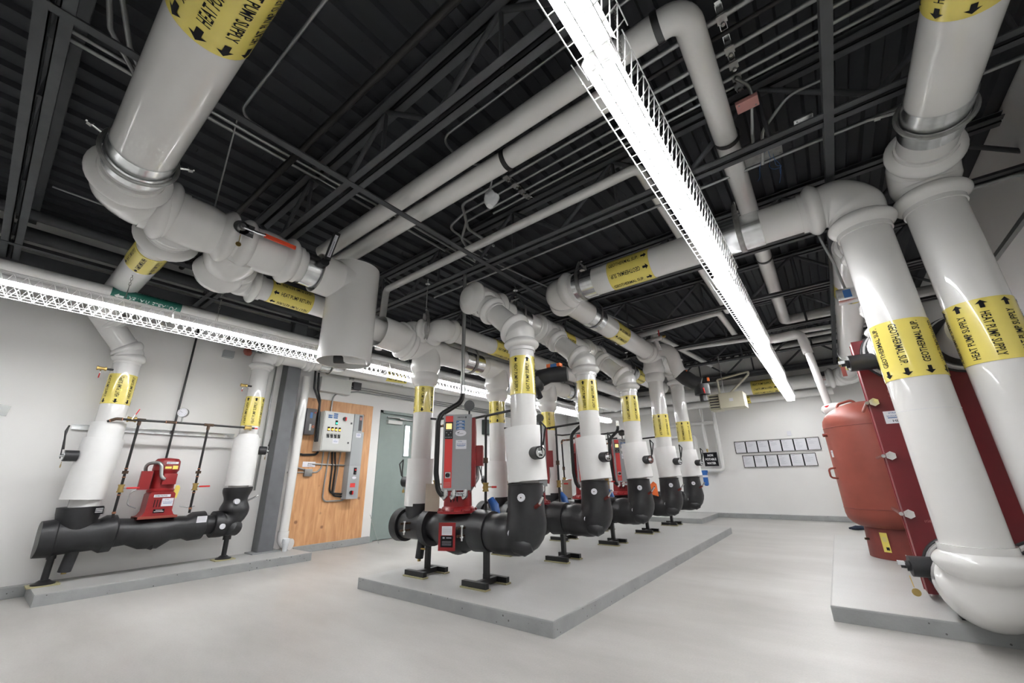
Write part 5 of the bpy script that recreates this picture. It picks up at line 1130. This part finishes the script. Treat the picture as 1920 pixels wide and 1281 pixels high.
# ================================================================ EXCHANGER, TANK, FAR WALL
HY = 4.5
t = thing('plate_heat_exchanger', 'crimson plate heat exchanger with steel tie bolts behind the tall white risers', 'heat exchanger', (.75, HY, .1))
X0, X1 = .335, 1.19
obj('front_plate', MB().box((X0, HY, .14), (X1, HY + .04, 2.08)), 'hx', t)
obj('edge_flange', MB().box((X0 - .0, HY + .045, .14), (X0 + .02, HY + .16, 2.08)).box((X0 - .006, HY + .15, .14), (X0 + .0, HY + .17, 2.08)), 'hxside', t)
obj('plate_pack', MB().box((X0 + .08, HY + .04, .24), (X1 - .08, HY + .75, 1.95)), 'steelgrey', t)
obj('rear_plate', MB().box((X0 + .06, HY + .75, .14), (X1, HY + .8, 2.05)), 'hx', t)
obj('guide_bar', MB().box((.7, HY, 2.08), (.8, HY + 1.0, 2.16)), 'hx', t)
for zz in (1.54, 1.11, .68, .30):
    p = V((X0 + .03, HY, zz)); bo = obj('tie_bolt', MB().cyl(p - UY * .035, p, .034, 6).cyl(p - UY * .045, p - UY * .03, .02, 12).cyl(p - UX * .045 - UY * .02, p - UX * .045 + UY * .6, .014, 10), 'chrome', t)
    p = V((X1 - .03, HY, zz)); obj('tie_bolt', MB().cyl(p - UY * .035, p, .034, 6).cyl(p, p + UY * .3, .013, 10), 'chrome', t)
for (nx, nz) in ((.58, .31), (.98, .31), (.60, 1.93), (.98, 1.93)):
    n_ = obj('nozzle_collar', MB().cyl((nx, HY, nz), (nx, HY - .07, nz), .215, 36), 'pvc', t)
    obj('foam_ring', MB().cyl((nx, HY - .07, nz), (nx, HY - .11, nz), .2, 36).ring((nx, HY - .0, nz), UY, .22, .012, 36), 'foam', n_)
    obj('nozzle_neck', MB().cyl((nx, HY - .1, nz), (nx, HY - .45, nz), .155, 32), 'pvc', n_)
sticker(t, (.475, HY, 1.41), UX, UZ, NY, .15, .1, [('XTRA', -.02, .034, .05, .012, 'blue'), ('24 HOUR SERVICE', 0, .01, .12, .012, 'blue'), ('', 0, -.004, .11, .007, 'blue'), ('HE-1', 0, -.03, .06, .018, 'ink')])
mb = MB(); flat_text(mb, 'IN', (.50, HY, .57), UX, UZ, NY, .04, .035, off=.001, bold=-.01); flat_text(mb, '(GEO', (.47, HY, .63), UX, UZ, NY, .06, .02, off=.001, bold=-.01); flat_text(mb, 'OUT', (.5, HY, 1.62), UX, UZ, NY, .06, .03, off=.001, bold=-.01); flat_text(mb, '(GEO', (.5, HY, 1.58), UX, UZ, NY, .06, .02, off=.001, bold=-.01); obj('chalk_writing', mb, 'pinkbox', t, smooth=0)
for sx in (.42, 1.05): obj('foot', MB().box((sx, HY - .02, .101), (sx + .08, HY + .1, .15)), 'hx', t)
# upper nozzle elbow up to the return pipe
t = thing('exchanger_outlet_elbow', 'white elbow cover with black rubber ring at the top port of the exchanger', 'pipe', (.6, 4.25, 1.93))
mb = MB(); elbow_cover(mb, (.6, 4.24, 1.95), (0, 1, 0), (0, 0, 1), .135, R=.16, ext=.04, hi=1.36, mid=1.3); obj('elbow_cover', mb, 'pvc', t)
obj('bead_ring', MB().lathe((.6, 4.26, 2.2), UZ, [(0, .14), (.05, .17), (.1, .165), (.16, .13), (.2, .135), (.24, .13)], 30), 'pvc', t)
for (nz, lb, zz) in ((1.93, 'black foam valve stub on the upper port of the exchanger', 1.86), (.31, 'black foam valve stub with brass tag on the lower port of the exchanger', .34)):
    t = thing('exchanger_port_valve', lb, 'valve', (.3, 4.38, zz), 'exchanger port valves')
    obj('valve_stub', MB().cyl((.44, 4.36, zz), (.27, 4.34, zz), .068, 24), 'foam', t)
    obj('gear', MB().cyl((.27, 4.34, zz), (.25, 4.34, zz), .035, 14).cyl((.25, 4.34, zz), (.22, 4.34, zz), .018, 8), 'black', t)
    obj('indicator_clip', MB().box((.205, 4.32, zz + .005), (.245, 4.36, zz + .03)), 'clear', t)
    if nz < 1: obj('brass_tag', MB().cyl((.25, 4.32, zz - .06), (.255, 4.3, zz - .13), .003, 6).cyl((.26, 4.298, zz - .16), (.26, 4.302, zz - .16), .025, 18), 'brass', t)
    else: obj('valve_tag', MB().box((.21, 4.33, zz - .1), (.24, 4.335, zz - .02)), 'tankdark', t)
t = thing('drain_fitting', 'small black fitting with copper plug on the plinth under the big white elbow', 'fitting', (.46, 4.1, .13))
obj('body', MB().cyl((.42, 4.1, .17), (.52, 4.1, .17), .05, 20), 'foam', t); obj('plug', MB().cyl((.4, 4.1, .16), (.43, 4.1, .16), .025, 8), 'bronze', t); obj('bracket', MB().box((.42, 4.04, .101), (.62, 4.16, .11)), 'black', t)
# tank
TX, TY, TR = .43, 6.45, .46
t = thing('expansion_tank', 'matt red upright expansion tank with domed top on a dark skirt', 'tank', (TX, TY, .1))
prof = [(.0, .3)] + [(.28 + .14 * (1 - math.cos(a)) , TR * (.66 + .34 * math.sin(a))) for a in [0, .4, .8, 1.2, PI / 2]] + [(.5, TR), (1.42, TR)] + [(1.42 + .26 * math.sin(a), TR * math.cos(a)) for a in [.2, .45, .7, .95, 1.2, 1.4, 1.55]]
obj('shell', MB().lathe((TX, TY, .12), UZ, [(h, r) for h, r in prof[1:]], 48), 'tank', t, smooth=50)
obj('skirt', MB().lathe((TX, TY, .1), UZ, [(0, .34), (.32, .325)], 44), 'tankdark', t)
obj('weld_seams', MB().ring((TX, TY, 1.5), UZ, TR, .004, 48, 6).ring((TX, TY, .6), UZ, TR, .004, 48, 6), 'tankdark', t)
a = math.radians(200)
def loop_handle(p, d, w, up): 
    p = V(p); d = V(d); return MB().sweep(fillet([p - V(up) * .06, p - V(up) * .05 + d * .07, p + V(up) * .05 + d * .07, p + V(up) * .06], .03), w, 10)
d = V((-.95, -.3, 0)).normalized(); obj('lifting_handle', loop_handle(V((TX, TY, .98)) + d * TR, d, .011, UZ), 'tank', t)
obj('lifting_handle', MB().sweep(fillet([(TX - .28, TY - .1, 1.66), (TX - .26, TY - .1, 1.78), (TX - .1, TY - .1, 1.82), (TX - .08, TY - .1, 1.76)], .05), .014, 10), 'tank', t)
obj('side_port', MB().cyl(V((TX, TY, 1.42)) + d * (TR - .01), V((TX, TY, 1.42)) + d * (TR + .04), .02, 10), 'tankdark', t)
n = V((-.55, -.83, 0)).normalized(); q = V((.83, -.55, 0)).normalized()
sticker(t, V((TX, TY, .27)) + n * .338, q, UZ, n, .07, .19, [('', 0, .05 - .01 * k, .04, .002, None) for k in range(5)] + [('', .01, -.06, .03, .03, 'ink')], 'yellow', 'yellow_sticker')
n = V((-.93, -.35, 0)).normalized(); q = V((.35, -.93, 0)).normalized(); sticker(t, V((TX, TY, 1.2)) + n * (TR + .002), q, UZ, n, .05, .08, [('', 0, .02, .03, .006, 'blue')])
obj('air_valve', MB().cyl(V((TX, TY, .28)) + n * .33, V((TX, TY, .28)) + n * .37, .012, 8), 'bronze', t)
t = thing('tank_connection_pipe', 'white pipe dropping to a rounded fitting on top of the red tank', 'pipe', (.1, 6.8, 1.9))
pts = [(-.35, 6.9, 2.95), (.02, 6.9, 2.95), (.06, 6.9, 1.86)]
obj('pipe_section', MB().sweep(fillet([(-.53, 7.0, 2.92), (.0, 6.9, 2.92), (.03, 6.9, 2.6)], .1, 8), .062, 22), 'pvc', t); obj('pipe_section', MB().cyl((.03, 6.9, 2.66), (.1, 6.9, 1.8), .046, 20), 'pvc', t)
obj('fitting', MB().sweep([(.04, 6.95, 1.8), (.08, 6.9, 1.78), (.16, 6.85, 1.8), (.3, 6.8, 1.8), (.36, 6.8, 1.8)], [.05, .085, .075, .06, .03], 20), 'pvc', t); obj('red_band', MB().cyl((.095, 6.86, 1.8), (.09, 6.86, 1.84), .05, 16), 'redlever', t)
tag(obj('work_gloves', lumpy(MB().sweep([(-.02, 9.9, .03), (.05, 9.95, .04), (.2, 10.0, .035)], [.02, .035, .03], 12).sweep([(-.04, 9.98, .02), (.06, 10.05, .03), (.2, 10.1, .03)], [.015, .03, .03], 12), .015, 12), 'glove', origin=(0, 10, 0)), 'dark navy work gloves lying on the floor behind the tank', 'gloves')
# unit heater
t = thing('unit_heater', 'cream unit heater hanging from a triangular bracket near the far wall', 'heater', (-1.45, 9.0, 2.25))
obj('casing', MB().box((-1.58, 8.9, 2.24), (-1.14, 9.3, 2.54), bev=.01), 'cream', t)
obj('grille_frame', MB().box((-1.78, 8.95, 2.22), (-1.58, 9.28, 2.54), bev=.008), 'cream', t)
mb = MB()
for k in range(5): mb.box((-1.77, 8.945, 2.26 + .055 * k), (-1.6, 8.951, 2.285 + .055 * k))
obj('grille_slots', mb, 'darkgrey', t)
mb = MB()
for k in range(6): mb.box((-1.79, 8.9, 2.25 + .052 * k), (-1.59, 8.95, 2.256 + .052 * k), rot=Matrix.Rotation(.4, 3, 'X'))
obj('louvres', mb, 'cream', t); obj('rating_label', MB().box((-1.4, 8.898, 2.36), (-1.33, 8.9, 2.42)), 'paper', t)
mb = MB(); b = (-1.5, 9.1)
for p, q in (((-1.58, 9.1, 2.54), (-1.58, 9.1, 2.86)), ((-1.58, 9.1, 2.86), (-1.0, 9.1, 2.94)), ((-1.0, 9.1, 2.94), (-1.0, 9.1, 2.88)), ((-1.0, 9.1, 2.88), (-1.4, 9.1, 2.54))): mb.sweep([p, q], .022, 4)
obj('bracket', mb, 'cream', t)
obj('power_cord', MB().sweep(fillet([(-1.5, 9.05, 2.54), (-1.48, 9.0, 2.8), (-1.45, 8.9, 3.3)], .1), .007, 8), 'conduit', t)
# framed notices
def frames(x0, x1, z0, z1, n, row):
    for k in range(n):
        a = x0 + (x1 - x0) * k / n; b = x0 + (x1 - x0) * (k + 1) / n
        t = thing('framed_notice', f'framed typed notice, {["first", "second", "third", "fourth", "fifth", "sixth", "seventh"][k]} from the sign side in the {row} row on the far wall', 'framed notice', ((a + b) / 2, YF - .01, (z0 + z1) / 2), 'framed notices on the far wall')
        obj('frame', MB().box((a, YF - .014, z0), (b, YF - .001, z1)), 'ink', t)
        obj('rail', MB().box((a, YF - .018, z1 - .012), (b, YF - .001, z1 + .008)).box((a, YF - .018, z0 - .008), (b, YF - .001, z0 + .012)), 'steelgrey', t)
        s = obj('sheet', MB().box((a + .014, YF - .0165, z0 + .018), (b - .014, YF - .0145, z1 - .018)), 'paper', t)
        mb = MB(); rr = random.Random(k * 7 + n)
        mb.box((a + .03, YF - .0175, z1 - .05), (a + .09, YF - .0168, z1 - .04))
        for j in range(rr.randint(4, 9)):
            zz = z1 - .08 - j * .018; xx = a + .035
            mb.box((xx, YF - .0175, zz), (xx + rr.uniform(.06, .15), YF - .0168, zz + .004))
        obj('typing', mb, 'textgrey', s)
frames(-1.88, -.17, 1.455, 1.74, 7, 'upper'); frames(-1.76, -.30, 1.12, 1.405, 6, 'lower')
tag(obj('wall_switch', MB().box((-.74, YF - .02, 1.80), (-.66, YF, 1.91), bev=.003), 'paper', origin=(-.7, YF, 1.85)), 'white wall switch just above the upper row of framed notices', 'switch')
t = thing('water_sign', 'black square sign reading non potable water in white letters', 'sign', (-2.44, 11.3, 1.35))
obj('board', MB().box((-2.6, 11.28, 1.18), (-2.28, 11.29, 1.51)), 'ink', t)
mb = MB()
for txt, z, w_ in (('NON', 1.44, .13), ('POTABLE', 1.345, .25), ('WATER', 1.25, .21)): flat_text(mb, txt, (-2.44, 11.28, z), UX, UZ, NY, w_, .055, off=.002, bold=.03)
obj('lettering', mb, 'wink', t, smooth=0)
t = thing('water_filter', 'blue water filter canister under the non potable water sign', 'filter', (-2.62, 11.2, .95))
obj('canister', MB().lathe((-2.62, 11.2, .72), UZ, [(0, .03), (.03, .055), (.3, .06), (.3, .075), (.36, .075), (.37, .02)], 24), 'bluepl', t); obj('white_label', MB().cyl((-2.62, 11.2, .92), (-2.62, 11.2, .97), .061, 20), 'paper', t)
def wp(pts, r, label): small_pipe('wall_water_pipe', pts, r, 'pvc', label, 'pipe', R=.08)
wp([(-2.2, 11.33, 3.2), (-2.2, 11.33, 1.08), (-3.3, 11.33, 1.08)], .045, 'white pipe framing the non potable water sign, turning level beneath it')
wp([(-2.5, 11.35, 3.1), (-2.5, 11.35, 1.6)], .04, 'white pipe dropping to the top of the non potable water sign')
wp([(-3.6, 11.35, 2.25), (-2.2, 11.35, 2.25)], .045, 'level white pipe across the far wall above the sign')
wp([(-3.6, 11.3, 1.95), (-2.75, 11.3, 1.95), (-2.75, 11.3, 1.6), (-3.4, 11.3, 1.6)], .04, 'small white pipe loop behind the last geothermal riser')
obj2 = obj('hose_bibb', MB().cyl((-2.5, 11.33, 1.6), (-2.5, 11.33, 1.52), .02, 10), 'brass', origin=(-2.5, 11.33, 1.55)); tag(obj2, 'little brass valve above the non potable water sign', 'valve')
# diagonal brace seen between risers
small_pipe('steel_brace', [(-5.9, 9.9, .07), (-5.9, 8.4, 2.9)], .07, 'column', 'grey diagonal steel brace seen between the risers at the back', 'brace')

# strut rack pieces under the overhead conduits
for (sx, y0, y1, lb) in ((.03, 2.05, 2.78, 'strut rack clamping the overhead conduits beside the thick white drop pipe'), (-1.85, 2.3, 2.8, 'strut rack clamping the overhead conduits over the slim cornered pipe')):
    t = thing('conduit_rack', lb, 'strut', (sx, (y0 + y1) / 2, 3.7), 'conduit racks')
    obj('channel', MB().box((sx - .02, y0, 3.685), (sx + .02, y1, 3.689)).box((sx - .02, y0, 3.66), (sx - .017, y1, 3.689)).box((sx + .017, y0, 3.66), (sx + .02, y1, 3.689)), 'galv', t)
    for yy in (2.14, 2.38, 2.51, 2.62, 2.7):
        if yy > y0: obj('clamp', MB().box((sx - .028, yy - .03, 3.635), (sx + .028, yy + .03, 3.645)).cyl((sx, yy + .028, 3.62), (sx, yy + .028, 3.66), .012, 8), 'steelgrey', t)
    obj('hanger_rod', MB().cyl((sx, y0 + .03, 3.68), (sx, y0 + .03, ZD), .005, 6).cyl((sx, y1 - .03, 3.68), (sx, y1 - .03, ZD), .005, 6), 'galv', t)
bag = lumpy(MB().lathe((-1.98, 2.3, 3.35), UZ, [(0, .03), (.03, .06), (.08, .075), (.14, .05), (.19, .012), (.3, .01)], 18), .03, 14, 3)
tag(obj('plastic_bag', bag, 'clear', origin=(-1.98, 2.3, 3.4)), 'small crumpled clear plastic bag hanging from the conduits beside the thick white pipes', 'bag')
t = thing('tee_support', 'thin sloping steel stay from the joist above the big supply main', 'rod', (-3.2, .9, 3.4))
obj('rod', MB().cyl((-3.9, .75, 3.15), (-3.25, .62, 3.8), .006, 8), 'conduit', t)

tag(obj('warning_tag', MB().prism([(-.05, -.1), (.06, -.13), (.05, .06), (0, .1), (-.06, .05)], 0, .003, (V((-2.42, 6.88, .80)), V((.8, .6, 0)), UZ, V((.6, -.8, 0)))), 'orange', origin=(-2.42, 6.88, .8)), 'orange paper tag hanging beside the outlet of the fourth pump', 'tag')
